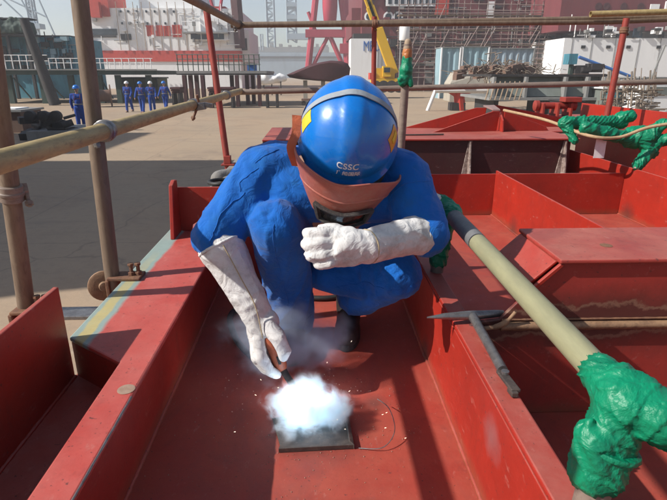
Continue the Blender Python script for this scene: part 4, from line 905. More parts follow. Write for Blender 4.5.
smoke("weld_fume", (-0.034, 1.172, 0.040), (0.140, 0.125, 0.105), 62.0, 22.0, 0.50, (0.92, 0.96, 1.0), 0.9, FUME_GLOW)
smoke("smoke", (-0.10, 1.39, 0.13), (0.24, 0.16, 0.17), 15.0, 12.0, 0.50, (0.66, 0.74, 0.90), 1.2)
sp = MB(); rr = random.Random(5)
for i in range(22):
    a = rr.uniform(0, 2 * math.pi); d = rr.uniform(0.06, 0.30); z = max(0.004, rr.gauss(0.03, 0.05)); x = -0.036 + d * math.cos(a); y = 1.19 + d * math.sin(a) * .8
    if x > -0.40: sp.cap((x, y, z), (x + 0.004 * math.cos(a), y + 0.004 * math.sin(a), z + .002), rr.uniform(.0003, .0007), 0.0003, 5)
tag(sp.build("weld_sparks", emit("spark glow", (1.0, 0.80, 0.60), 3.0), None, 0), kind='stuff')
# ------------------------------------------------------------------ the yard behind: platforms, ships, cranes, people
GZ = -1.3
def fbox(mb, px0, px1, r0, r1, Y, depth, zb=None):
    a = sight(px0, r1, Y); b = sight(px1, r0, Y)
    return mb.box(a.x, b.x, Y, Y + depth, a.z if zb is None else zb, b.z)
def fpart(name, mat, parent, px0, px1, r0, r1, Y, depth, zb=None, bevel=0.0):
    return fbox(MB(), px0, px1, r0, r1, Y, depth, zb).build(name, mat, parent, bevel)
def bar(p, q, r, name, mat, parent, n=6):
    return MB().sweep([p, q], r, n, cap=True).build(name, mat, parent, 0)
def at_ground(px, Y):
    v = sight(px, 74, Y); v.z = GZ; return v

# work platform with its railing, yard side
Y = 42.0
t = thing("work_platform", "long dark work platform on green legs with a white railing", "work platform", at_ground(80, Y))
fpart("deck", 'b_green', t, -30, 160, 70.5, 75, Y, 6.0)
fpart("deck_edge", 'b_grey', t, -30, 160, 69.2, 70.4, Y - .12, .1)
for px in (-8, 12, 44, 72, 100, 118, 148):
    for dy in (0.3, 5.2): fpart("leg", 'b_green', t, px, px + 5, 75.2, 110, Y + dy, 0.35, GZ)
for px, w in ((20, 14), (50, 16), (104, 10)):
    bar(sight(px, 78, Y + .5), sight(px + w, 100, Y + .5), 0.06, "brace", 'b_green', t)
for px in range(-6, 158, 7):
    if px not in (85,): bar(sight(px, 69, Y + .1), sight(px, 55 if px < 56 else 58, Y + .1), 0.035, "stanchion", 'b_white', t)
for r, a, b_ in ((55.2, -8, 56), (61, -8, 56), (58.4, 57, 157), (63, 57, 157)): bar(sight(a, r, Y + .1), sight(b_, r, Y + .1), 0.025, "handrail", 'b_white', t)
# things on and under it
t = thing("hull_section", "teal painted hull section with dark openings beyond the platform", "hull section", at_ground(40, 52))
fpart("shell", 'b_teal', t, -20, 82, 37, 76, 52, 7, GZ)
rr = random.Random(2)
for px in range(-14, 82, 9): fpart("stiffener", 'b_teal', t, px, px + 0.8, 37.5, 74, 51.7, .28)
for a in ((52, 60, 42, 47), (64, 72, 43, 48), (50, 56, 55, 66), (67, 76, 56, 68), (8, 18, 46, 60)): fpart("opening", 'b_black', t, *a, 51.6, .08)
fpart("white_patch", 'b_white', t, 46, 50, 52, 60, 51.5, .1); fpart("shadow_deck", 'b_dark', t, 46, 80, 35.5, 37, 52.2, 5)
t = thing("covered_engine", "dark netted bundle of machinery on the teal section's edge", "machinery", at_ground(18, 50))
m = MB()
for i in range(15):
    p = sight(-18 + i * 4.3, 27, 50.6); s = rr.uniform(.7, 1.1); m.obox(p + V((0, 0, rr.uniform(-.15, .2))), (.36, 0, 0), (0, .7, 0), (0, 0, s * .62))
me = remesh(m, 0.09, 2, lambda p, n: .16 * mnoise.noise(p * 1.6) + .07 * mnoise.noise(p * 5), "bundle"); link_mesh("net_cover", me, 'b_green', t)
fpart("top_frame", 'b_dark', t, -18, 44, 18.5, 19.8, 50.3, 1.6); fpart("bottom_frame", 'b_dark', t, -18, 44, 34, 36, 50.1, 1.8)
for px in (-12, 4, 20, 38): fpart("frame_post", 'b_dark', t, px, px + 2.2, 30, 98, 50.2, .3, GZ)
m = MB(); a, b_ = sight(40, 20, 40), sight(56, 104, 40); b_.z = GZ
tag(MB().sweep([a, b_], [.30, .42], 8).build("leaning_beam", 'b_dark', None, 0, smooth=50), "dark beam leaning against the work platform", "beam")
t = thing("scrap_heap", "heap of dark machine parts on the shaded yard floor behind the brown post", "scrap heap", at_ground(45, 19)); t['group'] = "heaps of scrap"
m = MB()
for i in range(34):
    c = sight(rr.uniform(24, 64), 74, rr.uniform(18.6, 21)); c.z = GZ + rr.uniform(.05, .75) * rr.random(); s = [rr.uniform(.08, .42) for _ in range(3)]
    rot = Matrix.Rotation(rr.uniform(0, 3), 3, 'Z') @ Matrix.Rotation(rr.uniform(-.4, .4), 3, 'X')
    if i % 3: m.obox(c, rot @ V((s[0], 0, 0)), rot @ V((0, s[1], 0)), rot @ V((0, 0, s[2] * .6)))
    else: m.sweep([c, c + rot @ V((s[0] * 2.4, 0, .1))], s[1] * .35, 10)
m.build("machine_parts", 'b_dark', t, 0); tag(t.children[0], kind='stuff')
fpart("skid", 'b_grey', t, 22, 66, 135, 138.5, 18.4, 2.6, GZ); 
k = MB()
for px in (32, 45, 57): c = sight(px, 118, 18.5); k.lathe(c, (0, -1, 0), [(.16, 0), (.18, .05), (.18, .25), (.06, .3)], 18)
k.build("flanges", 'b_dark', t, 0, smooth=40); tag(t.children[-1], kind='stuff')
t = thing("steel_bin", "grey steel bin at the photo's side edge beside the scrap heap", "bin", at_ground(8, 21)); m = MB()
fpart("body", 'b_brown', t, -14, 20, 114, 132, 21, 1.6, GZ); fpart("rim", 'b_grey', t, -15, 21, 111.8, 114, 20.9, 1.8); fpart("tarpaulin", 'b_white', t, -2, 16, 110, 112, 21.2, 1.0)
t = thing("skip", "olive green skip under the end of the work platform", "skip", at_ground(142, 47)); fpart("body", 'b_olive', t, 122, 160, 79, 97, 47, 3, GZ); fpart("rim", 'b_green', t, 121, 161, 77.5, 79, 46.9, 3.2)
for px in (124, 136, 148, 158): fpart("rib", 'b_green', t, px, px + 1.2, 79.2, 97, 46.8, .18, GZ)
t = thing("cabinet", "pale grey equipment cabinet beneath the work platform", "cabinet", at_ground(96, 44)); fpart("body", 'b_white', t, 92, 100, 84, 106, 44, 1.2, GZ); fpart("door", 'b_grey', t, 93, 99, 86, 103, 43.95, .05)
t = thing("cable_reel", "dark brown cable reel standing beside the brown post under the work platform", "cable reel", at_ground(105, 38)); c = at_ground(105, 38) + V((0, 0, .75))
MB().lathe(c, (1, .35, 0), [(.75, -.5), (.75, -.42), (.4, -.41), (.4, .41), (.75, .42), (.75, .5)], 20).build("drum", 'b_brown', t, 0, smooth=40)

# platform further back with its screens
Y = 38.0
t = thing("staging_platform", "low staging platform on dark maroon legs with a see through screen railing", "staging platform", at_ground(225, Y))
fpart("deck", 'b_grey', t, 179, 268, 71, 73.6, Y, 7); fpart("deck_edge", 'b_dark', t, 179, 268, 73.7, 75.2, Y + .1, 6.5)
for i, px in enumerate((184, 190, 196, 202, 214, 231, 236, 246, 252, 258)): fpart("leg", 'b_maroon2', t, px, px + 3.4, 75.3, 92, Y + (i % 3) * 1.6, .45, GZ)
for px in range(181, 262, 5): bar(sight(px, 71, Y + .1), sight(px, 54, Y + .1), 0.035, "stanchion", 'b_green', t)
for r in (54.3, 59, 64.5): bar(sight(180, r, Y + .1), sight(262, r, Y + .1), 0.03, "handrail", 'b_greygreen', t)
t = thing("blue_bin", "bright blue bin on the staging platform's end", "bin", sight(253, 71, Y + 1)); fpart("body", 'b_blue', t, 249, 257, 64.5, 70.8, Y + 1, 1); fpart("lid", 'b_steelblue', t, 248.6, 257.4, 63.6, 64.4, Y + .9, 1.2)
for (px, w, lab) in ((176, 10, "low dark timber stack below the staging platform"), (221, 26, "dark steel beams stacked beneath the staging platform"), (272, 14, "dark trestle standing past the staging platform")):
    t = thing("beam_stack", lab, "beam stack", at_ground(px, 36)); 
    for i in range(3): fpart("beam", 'b_maroon2', t, px - w / 2 + i * .7, px + w / 2 - i * .4, 88 + i * 2.2, 90 + i * 2.2, 36 + .2 * i, 1.2)
    for q in (px - w / 2 + 1, px + w / 2 - 3): fpart("foot", 'b_dark', t, q, q + 2, 94.6, 96, 36.1, 1.0, GZ)

# white ship with red band
Y = 85.0
t = thing("cargo_ship", "white ship with a red band along its side beyond the yard", "ship", at_ground(160, Y))
fpart("hull", 'b_white', t, 93, 243, 9, 80, Y, 20, GZ)
fpart("red_band", 'b_red', t, 92.9, 243.1, 50.5, 61.5, Y - .15, 20.3)
fpart("deckhouse", 'b_white', t, 150, 206, -60, 8.9, Y + 1.5, 14); fpart("red_casing", 'b_red', t, 96, 121, -30, 17, Y - .4, 8); fpart("deck_house_side", 'b_white', t, 206.2, 232, 16, 40, Y - 1.2, 12)
for px in (131, 138, 146, 155, 163, 172, 181): 
    for r in (11, 22.5): fpart("porthole", 'b_glass', t, px, px + 1.7, r, r + 2.2, Y - .12, .1)
for a in ((154, 161, 25.5, 36), (163, 169.5, 25.5, 36), (170.5, 177, 26, 36), (179, 188, 25, 37)): fpart("red_hatch", 'b_red', t, *a, Y - .12, .1)
fpart("window_strip", 'b_glass', t, 97, 126, 29, 35, Y - .12, .1); fpart("open_bay", 'b_dark', t, 97, 125, 35.2, 37.5, Y - .12, .1); fpart("opening", 'b_dark', t, 129, 139, 34, 40, Y - .12, .1)
fpart("vent_box", 'b_red', t, 104, 112, 3, 18, Y - 1.4, .9); fpart("balcony", 'b_grey', t, 188, 232, 31.5, 33.2, Y - 2.2, 2); fpart("balcony_shadow", 'b_glass', t, 196, 228, 33.4, 39, Y - 1.35, .1)
for i, px in enumerate(range(128, 204, 8)): bar(sight(px, 50, Y - .3), sight(px, 3, Y - .3), 0.05, "staging_pole", 'b_bamboo', t)
for px in range(110, 160, 5): bar(sight(px, 62, Y - 1), sight(px, 68, Y - 1), 0.06, "lifeline_post", 'b_white', t)
bar(sight(243, 48, Y), sight(241, -20, Y), .9, "mast", 'b_maroon2', t); bar(sight(222, 20, Y), sight(214, -14, Y), .25, "derrick", 'b_crimson', t); bar(sight(224, 20, Y), sight(231, -14, Y), .25, "derrick", 'b_crimson', t)
fpart("winch_cover", 'b_red', t, 215, 231, 7, 16, Y + .5, 4)
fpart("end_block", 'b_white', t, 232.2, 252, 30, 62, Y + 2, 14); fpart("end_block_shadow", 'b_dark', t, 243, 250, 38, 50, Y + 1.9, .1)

# derrick and lattice of far cranes on the yard side
def lattice(px0, px1, r0, r1, Y, w, name, mat, parent, bays=10):
    a0, b0, a1, b1 = sight(px0, r1, Y), sight(px1, r1, Y), sight(px0, r0, Y), sight(px1, r0, Y)
    m = MB()
    for dy in (0, (b0 - a0).x):
        o = V((0, dy, 0)); m.sweep([a0 + o, a1 + o], w, 5); m.sweep([b0 + o, b1 + o], w, 5)
        for i in range(bays):
            s, e = i / bays, (i + 1) / bays
            p, q = (a0, b1) if i % 2 else (b0, a1)
            u0 = (a0 if i % 2 else b0).lerp(a1 if i % 2 else b1, s); u1 = (b0 if i % 2 else a0).lerp(b1 if i % 2 else a1, e)
            m.sweep([u0 + o, u1 + o], w * .6, 4); m.sweep([a0.lerp(a1, e) + o, b0.lerp(b1, e) + o], w * .6, 4)
    return m.build(name, mat, parent, 0)
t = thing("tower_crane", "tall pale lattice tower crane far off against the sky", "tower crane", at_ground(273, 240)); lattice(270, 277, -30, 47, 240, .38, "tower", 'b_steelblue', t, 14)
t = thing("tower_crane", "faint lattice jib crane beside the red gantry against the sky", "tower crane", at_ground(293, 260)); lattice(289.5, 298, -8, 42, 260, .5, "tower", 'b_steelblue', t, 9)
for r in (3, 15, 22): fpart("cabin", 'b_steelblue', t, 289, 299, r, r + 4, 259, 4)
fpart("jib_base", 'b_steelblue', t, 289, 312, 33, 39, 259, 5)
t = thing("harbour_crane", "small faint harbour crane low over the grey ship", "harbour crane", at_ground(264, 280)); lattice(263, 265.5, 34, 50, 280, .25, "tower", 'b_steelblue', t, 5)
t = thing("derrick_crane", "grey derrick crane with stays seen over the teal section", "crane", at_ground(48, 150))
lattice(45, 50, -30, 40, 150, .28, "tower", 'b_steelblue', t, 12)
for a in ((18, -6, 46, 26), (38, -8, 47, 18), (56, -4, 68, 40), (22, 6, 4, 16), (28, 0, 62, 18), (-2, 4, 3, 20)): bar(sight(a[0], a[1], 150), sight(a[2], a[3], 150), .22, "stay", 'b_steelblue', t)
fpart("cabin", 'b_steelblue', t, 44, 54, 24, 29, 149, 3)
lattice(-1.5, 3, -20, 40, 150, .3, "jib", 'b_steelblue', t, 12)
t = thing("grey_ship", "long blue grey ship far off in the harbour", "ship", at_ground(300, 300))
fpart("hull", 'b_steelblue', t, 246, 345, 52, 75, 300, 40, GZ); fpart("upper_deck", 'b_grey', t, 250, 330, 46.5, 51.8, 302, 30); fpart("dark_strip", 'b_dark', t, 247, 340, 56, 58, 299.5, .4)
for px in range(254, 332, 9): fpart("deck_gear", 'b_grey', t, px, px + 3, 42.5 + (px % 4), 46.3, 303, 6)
t = thing("white_boats", "white covered boat on stands near the staging platform", "boat", at_ground(272, 58))
m = MB(); m.cap(sight(264, 80, 58), sight(284, 79, 58.5), .55, .4, 12); m.cap(sight(268, 77, 58), sight(274, 74, 58.5), .5, .3, 12); m.cap(sight(277, 79, 58), sight(280, 76, 58.5), .4, .3, 12); me = remesh(m, .1, 2, lambda p, n: .16 * mnoise.noise(p * 1.7), "cover"); link_mesh("cover", me, 'b_white', t)
for px in (264, 272, 281): fpart("stand", 'b_dark', t, px, px + 1, 82, 88, 58, .2, GZ)
t.name = "covered_boat"

# red gantry crane
Y = 130.0
t = thing("gantry_crane", "tall crimson gantry crane with splayed legs above the maroon hull piece", "gantry crane", at_ground(330, Y))
for a in ((322, -40, 308, 78, .75), (337, -40, 352, 78, .75), (344, -20, 349, 78, .9), (329, 36, 312, 70, .45), (331, 36, 344, 66, .55), (318, 34, 310, 12, .4)): bar(sight(a[0], a[1], Y), sight(a[2], a[3], Y), a[4], "leg", 'b_crimson', t, 8)
fpart("cross_beam", 'b_crimson', t, 307, 352, 29, 36.5, Y - .8, 3); fpart("machine_room", 'b_crimson', t, 341, 349, 43, 53, Y - 1, 3)
m = MB().lathe(sight(331, 26, Y), (0, 0, 1), [(.3, 0), (1.5, 1.2), (1.75, 4), (1.8, 12)], 18); m.build("hanging_bucket", 'b_crimson', t, 0, smooth=60)
bar(sight(352, 32, Y), sight(369, -4, Y), .6, "jib", 'b_crimson', t); bar(sight(360, 44, Y), sight(372, -4, Y), .4, "jib_stay", 'b_maroon2', t)
# maroon hull piece on supports
Y = 40.0
t = thing("hull_piece", "pointed dark maroon hull piece resting on low supports", "hull piece", at_ground(320, Y))
prof = [(287, 75), (296, 71), (308, 66), (320, 62), (332, 60), (342, 60.5), (349, 63), (352, 68), (351, 76), (346, 81.5), (334, 82.5), (318, 81.5), (302, 80), (290, 78)]
vs = []; nP = len(prof)
for k, (s, dy) in enumerate(((.8, 0), (.96, .25), (1, .8), (1, 2.2), (.9, 3))):
    cx, cz = 322, 72
    vs.append([sight(cx + (p - cx) * s, cz + (r - cz) * s, Y) + V((0, dy, 0)) for p, r in prof])
m = MB(); m.add([p for r in vs for p in r], [(k * nP + i, k * nP + (i + 1) % nP, (k + 1) * nP + (i + 1) % nP, (k + 1) * nP + i) for k in range(4) for i in range(nP)] + [tuple(range(nP)), tuple(4 * nP + i for i in range(nP))])
m.build("shell", 'b_maroon2', t, 0, smooth=50)
for px in (304, 322, 338, 346): fpart("support", 'b_beige', t, px, px + 4, 81, 92, Y + .6, 1, GZ)
t = thing("timber_cart", "low brown timber cart on the sunlit yard in front of the hull piece", "cart", at_ground(309, 33)); fpart("bed", 'b_brown', t, 302, 316, 100.5, 102.5, 33, .9)
for px in (303, 313): c = sight(px + 1, 105, 33); MB().lathe(c + V((0, .05, 0)), (0, 1, 0), [(.13, 0), (.13, .1)], 14).build("wheel", 'b_dark', t, 0)
bar(sight(314, 101, 33), sight(318, 94, 33), .03, "push_bar", 'b_brown', t)

# yellow truck crane
Y = 50.0
t = thing("truck_crane", "yellow truck crane with raised boom in front of the maroon ship", "truck crane", at_ground(388, Y))
fpart("chassis", 'b_yellow', t, 374, 404, 79, 85.5, Y, 2.4); fpart("slewing_body", 'b_yellow', t, 377, 396, 68, 78.8, Y + .2, 2); fpart("cab", 'b_yellow', t, 384, 392, 66, 77, Y - .1, .9); fpart("cab_window", 'b_glass', t, 385, 391, 67.5, 72.5, Y - .16, .05); fpart("side_box", 'b_red', t, 371, 377, 73, 80, Y + .1, 1.6)
p0, p1 = sight(395, 74, Y + 1), sight(364, -8, Y + 1); dd = (p1 - p0).normalized(); n_ = V((dd.z, 0, -dd.x))
MB().obox(p0.lerp(p1, .28), dd * (p1 - p0).length * .28, n_ * .42, V((0, .40, 0))).build("boom", 'b_yellow', t, 0.03)
MB().obox(p0.lerp(p1, .62), dd * (p1 - p0).length * .2, n_ * .36, V((0, .33, 0))).build("boom_section", 'b_yellow', t, 0.03)
MB().obox(p0.lerp(p1, .92), dd * (p1 - p0).length * .14, n_ * .29, V((0, .27, 0))).build("boom_section", 'b_yellow', t, 0.03)
for px in (377, 385, 393, 401): MB().lathe(sight(px, 87.5, Y - .02), (0, 1, 0), [(.2, 0), (.55, .02), (.55, .45)], 16).build("wheel", 'b_dark', t, 0)
for i in range(6): c = p0.lerp(p1, .62 + .05 * i); MB().obox(c + V((0, -.36, 0)), dd * .35, n_ * .12, V((0, .02, 0))).build("boom_marking", 'b_dark', t, 0)

# white bow with blue letters
Y = 70.0
t = thing("ship_bow", "white ship side with small blue letters behind the yellow crane", "ship", at_ground(368, Y))
fpart("hull", 'b_white', t, 351.5, 388, 38, 80, Y, 4, GZ); fpart("bulwark", 'b_dark', t, 354, 376, 33, 37.8, Y + .4, 2)
c = bpy.data.curves.new("t", "FONT"); c.body = "MEC"; c.size = 0.72 * 2.4; c.extrude = .02
o = bpy.data.objects.new("t", c); COL.objects.link(o); me = bpy.data.meshes.new_from_object(o.evaluated_get(bpy.context.evaluated_depsgraph_get())); bpy.data.objects.remove(o)
me.transform(Matrix.Translation(sight(363.5, 50.5, Y - .05)) @ Matrix.Rotation(R(90), 4, 'X') @ Matrix.Diagonal((.62, 1, 1, 1))); link_mesh("lettering", me, 'b_blue', t)
for px in (378, 382, 386): fpart("frame", 'b_grey', t, px, px + .8, 40, 78, Y - .15, .14)

# maroon ship under construction and its scaffolding
Y = 75.0
t = thing("unfinished_ship", "maroon primed ship under construction with round portholes behind scaffolding", "ship", at_ground(460, Y))
fpart("hull", 'b_maroon', t, 362, 575, -40, 84, Y, 30, GZ)
fpart("bow_flare", 'b_maroon', t, 352, 361.9, 8, 36, Y + 2, 14)
for px in (369, 387.5, 397): 
    c = sight(px, 16.5, Y); MB().lathe(c + V((0, -.02, 0)), (0, -1, 0), [(.66, 0), (.66, .12), (.45, .13), (.44, .1)], 20).build("porthole_rim", 'b_white', t, 0, smooth=40); MB().lathe(c + V((0, -.125, 0)), (0, -1, 0), [(.43, 0), (.42, .03)], 16).build("porthole_glass", 'b_glass', t, 0)
fpart("window_strip", 'b_white', t, 385, 433, -8, 6, Y - .5, .45)
for px in range(387, 432, 6): fpart("window", 'b_glass', t, px, px + 3.4, -6, 4, Y - .56, .05)
fpart("orange_panel", 'b_red', t, 433, 446, -4, 16, Y - .5, .45); fpart("orange_panel", 'b_red', t, 548, 562, -4, 16, Y - .5, .45)
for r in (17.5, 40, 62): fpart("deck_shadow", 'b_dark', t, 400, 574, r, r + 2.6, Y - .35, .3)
for a in ((404, 414, 24, 34), (424, 432, 46, 58), (520, 530, 22, 34), (540, 546, 44, 60), (470, 480, 24, 36)): fpart("opening", 'b_maroon2', t, *a, Y - .1, .08)
fpart("grey_door", 'b_grey', t, 427, 434, 71, 84, Y - .2, .15)
fpart("white_board", 'b_white', t, 484, 491, 1, 17, Y - .4, .2)
def greebles(parent, px0, px1, r0, r1, Y, n, mats, seed, s=.5):
    """pipes, lockers, brackets and lamps fixed over a ship's side"""
    q = random.Random(seed)
    for mi, mt_ in enumerate(mats):
        m = MB()
        for i in range(n // len(mats)):
            c = sight(q.uniform(px0, px1), q.uniform(r0, r1), Y - .12)
            k = q.random()
            if k < .4: m.box(c.x, c.x + q.uniform(.2, 1) * s * 2, c.y - q.uniform(.1, .5), c.y + .3, c.z, c.z + q.uniform(.2, 1) * s * 1.6)
            elif k < .7: m.sweep([c, c + V((0, 0, q.uniform(1, 5) * s))], .07 * s * 2, 6)
            else: m.sweep([c, c + V((q.uniform(1, 6) * s, 0, 0))], .06 * s * 2, 6)
        tag(m.build("fittings", mt_, parent, 0), kind='stuff')
greebles(bpy.data.objects["cargo_ship"], 98, 240, 12, 48, 85, 54, ('b_white', 'b_white', 'b_grey'), 3, .42)
greebles(bpy.data.objects["cargo_ship"], 188, 232, 12, 46, 83.5, 36, ('b_white', 'b_white', 'b_grey'), 4, .4)
greebles(t, 366, 570, -4, 80, 75, 200, ('b_maroon2', 'b_grey', 'b_maroon', 'b_dark'), 5, .6)
greebles(bpy.data.objects["hull_section"], -10, 80, 40, 72, 52, 70, ('b_dark', 'b_cyan', 'b_grey'), 6, .35)
rr = random.Random(9)
Gs = "scaffold bays against the maroon ship"
for bi, (x0, x1, lab) in enumerate(((398, 455, "scaffold bay nearest the yellow crane against the maroon ship"), (455.5, 515, "middle scaffold bay above the pale corrugated containers"), (515.5, 574, "scaffold bay beside the white ship's end"))):
    t = thing("scaffold", lab, "scaffold", at_ground((x0 + x1) / 2, 70), Gs)
    px = x0
    while px < x1:
        bar(at_ground(px, 70.5), sight(px + rr.uniform(-.4, .4), rr.uniform(-14, 4), 70.5), .055, "standard", 'b_tube', t, 5); bar(at_ground(px, 72.5), sight(px, rr.uniform(-14, 4), 72.5), .05, "standard", 'b_tube', t, 5); px += rr.uniform(5.5, 9.5)
    for r in (-6, -1, 4, 9, 13, 18, 23, 28, 33, 38, 43, 48, 53, 58, 63, 68, 73, 78):
        bar(sight(x0 - 1, r + rr.uniform(-1, 1), 70.4), sight(x1, r + rr.uniform(-1, 1), 70.4), .05, "ledger", 'b_tube', t, 5)
        if r in (13, 28, 43, 58): fpart("walkway", 'b_bamboo', t, x0, x1, r + 1, r + 1.7, 70.6, 1.8)
    for i in range(6):
        a = rr.uniform(x0, x1 - 12); r = rr.uniform(0, 50); bar(sight(a, r + 26, 70.3), sight(a + rr.uniform(8, 14), r, 70.3), .05, "brace", 'b_tube', t, 5)
t = thing("storage_tank", "white upright tank in front of the portholes", "tank", at_ground(404, 66)); MB().lathe(sight(404, 40, 66), (0, 0, 1), [(.55, 0), (.62, .1), (.62, 1.7), (.5, 1.9), (.2, 2.0)], 18).build("shell", 'b_white', t, 0, smooth=40)
for px in (400.5, 407): bar(at_ground(px, 66), sight(px, 40, 66), .1, "leg", 'b_grey', t)
fpart("platform", 'b_white', t, 399, 414, 20.5, 21.4, 65.4, 1.4)
# corrugated containers
Gc = "corrugated containers by the maroon ship"
for x0, x1, r0, mat, lab in ((441.5, 461.5, 47, 'b_cyan', "pale end of a corrugated container near the yellow crane"), (462.5, 490, 46.5, 'b_cyan', "blue grey corrugated container in the middle of the three"), (491, 536, 48, 'b_steelblue', "darker corrugated container beside the scrap bars")):
    t = thing("container", lab, "container", at_ground((x0 + x1) / 2, 50), Gc); m = MB(); a, b_ = sight(x0, 47, 50), sight(x1, r0, 50); n = int((b_.x - a.x) / .16); pts = []
    for i in range(n + 1): pts.append(V((a.x + (b_.x - a.x) * i / n, 50 + (.09 if (i // 2) % 2 else 0), GZ)))
    pts += [V((b_.x, 52.3, GZ)), V((a.x, 52.3, GZ))]; m.prism(pts, (0, 0, b_.z - GZ)); m.build("body", mat, t, 0)
    fpart("roof_rail", 'b_grey', t, x0 - .3, x1 + .3, r0 - .9, r0, 49.9, 2.5)
    for q in (x0, x1 - 1.2): fpart("corner_post", 'b_white' if mat == 'b_cyan' else 'b_grey', t, q, q + 1.2, r0, 80, 49.85, .2, GZ)
# scrap bars and concrete
t = thing("scrap_bars", "tangle of tan and brown scrap bars in front of the corrugated containers", "scrap bars", at_ground(510, 34)); t['group'] = "heaps of scrap"
rr = random.Random(21); m = MB()
for i in range(520):
    p = sight(rr.gauss(510, 20), 74, rr.uniform(31, 37)); p.z = .75 + abs(rr.gauss(0, .42)); d = V((rr.gauss(0, 1), rr.gauss(0, .6), rr.gauss(0, .45))).normalized() * rr.uniform(.15, .9); m.sweep([p, p + d], rr.uniform(.012, .035), 5)
tag(m.build("bars", 'b_scrap', t, 0), kind='stuff'); m = MB()
for i in range(46):
    p = sight(rr.gauss(498, 18), 74, rr.uniform(31.5, 36)); p.z = rr.uniform(.7, 1.35); s = rr.uniform(.12, .35); m.obox(p, V((s, .1, .05)), V((-.05, s, 0)), V((0, 0, s * .6)))
tag(m.build("lumps", 'b_brown', t, 0), kind='stuff')
t = thing("concrete_block", "beige sloped concrete block in front of the pale container", "concrete block", at_ground(473, 44)); a, b_, c_, d_ = sight(453, 84, 44), sight(492, 84, 44), sight(489, 72, 44.8), sight(459, 72, 44.8)
m = MB().prism([V((a.x, a.y, GZ)), V((b_.x, b_.y, GZ)), b_, c_, d_, a], (0, 2.2, 0)); m.build("block", 'b_beige', t, .03)
# grey green dock trough
Y = 25.0
t = thing("dock_trestle", "long grey green concrete trough on ribs behind the scaffold post", "dock trestle", at_ground(555, Y))
a0, a1 = sight(496, 76, Y), sight(612, 76, Y); a2, a3 = sight(610, 99, Y - .9), sight(500, 99, Y - .9)
m = MB().prism([a0 + V((0, .3, 0)), a1 + V((0, .3, 0)), a2 + V((0, .8, 0)), a3 + V((0, .8, 0))], (0, .15, 0)); m.build("sloping_face", 'b_greygreen', t, 0)
fpart("top_beam", 'b_dark', t, 494, 614, 74.5, 77, Y - .1, 5); fpart("bottom_beam", 'b_grey', t, 494, 614, 99.5, 102.5, Y - .5, 5)
for px in (497, 530, 571, 594, 611): fpart("rib", 'b_grey', t, px, px + 2.4, 77.2, 99.4, Y - .35, .5)
for px in (499, 560, 606): fpart("foot", 'b_dark', t, px, px + 5, 102.6, 110, Y - .2, 3, GZ)
fpart("back_wall", 'b_greygreen', t, 496, 612, 77.2, 99.2, Y + 3, .3)
for i in range(8): bar(sight(490 + i * 5, 102, Y - .8), sight(494 + i * 5, 82, Y - .8), .03, "lattice_bar", 'b_bamboo', t)
t = thing("black_box", "black steel box in front of the grey green trough", "box", at_ground(583, 20)); fpart("body", 'b_black', t, 571.5, 595, 104, 113, 20, 1.2, GZ); fpart("lid", 'b_dark', t, 571, 595.5, 103, 103.9, 19.95, 1.3)
# white trestle bench
Y = 33.0
t = thing("pipe_trestle", "white pipe trestle with a red centre leg on the sunlit yard", "trestle", at_ground(463, Y))
bar(sight(437, 91.3, Y), sight(490, 91.3, Y), .17, "top_beam", 'b_white', t, 10); bar(sight(438, 92, Y), at_ground(431, Y), .12, "leg", 'b_white', t, 10); bar(sight(489, 92, Y), at_ground(494, Y), .12, "leg", 'b_white', t, 10)
bar(at_ground(465, Y + .3), sight(462, 93, Y + .3), .34, "centre_leg", 'b_red', t, 10); bar(sight(449, 90, Y + .2), sight(462, 98, Y + .2), .15, "arm", 'b_red', t); bar(sight(478, 90, Y + .2), sight(463, 98, Y + .2), .15, "arm", 'b_red', t); fpart("foot", 'b_dark', t, 456, 470, 105, 110, Y, 1, GZ)
# red winch on the block's far deck
t = thing("mooring_winch", "small red winch on the far deck before the grey green trough", "winch", (2.55, 5.6, 0.437))
z0 = 0.4372
MB().box(2.36, 2.76, 5.5, 5.75, z0, z0 + .03).build("base", 'steel_red', t, .004)
for x in (2.40, 2.56, 2.70): MB().box(x, x + .025, 5.52, 5.72, z0 + .0305, z0 + .17).build("cheek", 'steel_red', t, .004)
MB().lathe((2.34, 5.62, z0 + .14), (1, 0, 0), [(.03, 0), (.055, .01), (.055, .05), (.035, .055), (.035, .4), (.055, .405), (.055, .45), (.02, .46)], 16).build("drum", 'steel_red', t, 0, smooth=40)
MB().box(2.62, 2.80, 5.5, 5.64, z0 + .18, z0 + .23).build("gear_cover", 'steel_red', t, .006)
# white ship with maroon upper works
Y = 65.0
t = thing("white_ship", "white hulled ship with maroon upper works and small square ports", "ship", at_ground(625, Y))
fpart("hull", 'b_white', t, 564, 740, 37, 82, Y, 22, GZ); fpart("upper_works", 'b_maroon', t, 556, 740, -50, 29.5, Y + .6, 20); fpart("promenade", 'b_grey', t, 580, 740, 29.6, 36.9, Y + 1.6, 16)
for px in (583, 590, 597, 604, 611): fpart("dark_window", 'b_glass', t, px, px + 5.6, 30, 36, Y + 1.5, .08)
fpart("dark_window", 'b_glass', t, 633, 642, 27, 36.5, Y + .3, .25); fpart("mullion", 'b_white', t, 612, 615, 26, 36.8, Y + .3, .5)
for px in (593, 601, 618, 635): MB().lathe(sight(px, 5.5, Y + .58), (0, -1, 0), [(.42, 0), (.42, .06), (.3, .07), (.05, .05)], 14).build("porthole", 'b_maroon2', t, 0)
fpart("white_door", 'b_white', t, 645, 654, 3, 13, Y + .45, .12); fpart("white_pipe", 'b_white', t, 660, 664, 0, 12, Y + .4, .2)
for px in (582, 607.5, 628, 659): fpart("port", 'b_black', t, px, px + 4.2, 44.5, 47.6, Y - .1, .08)
for px in (572, 592, 616, 640, 662): fpart("plate_seam", 'b_grey', t, px, px + .35, 37.2, 80, Y - .06, .05)
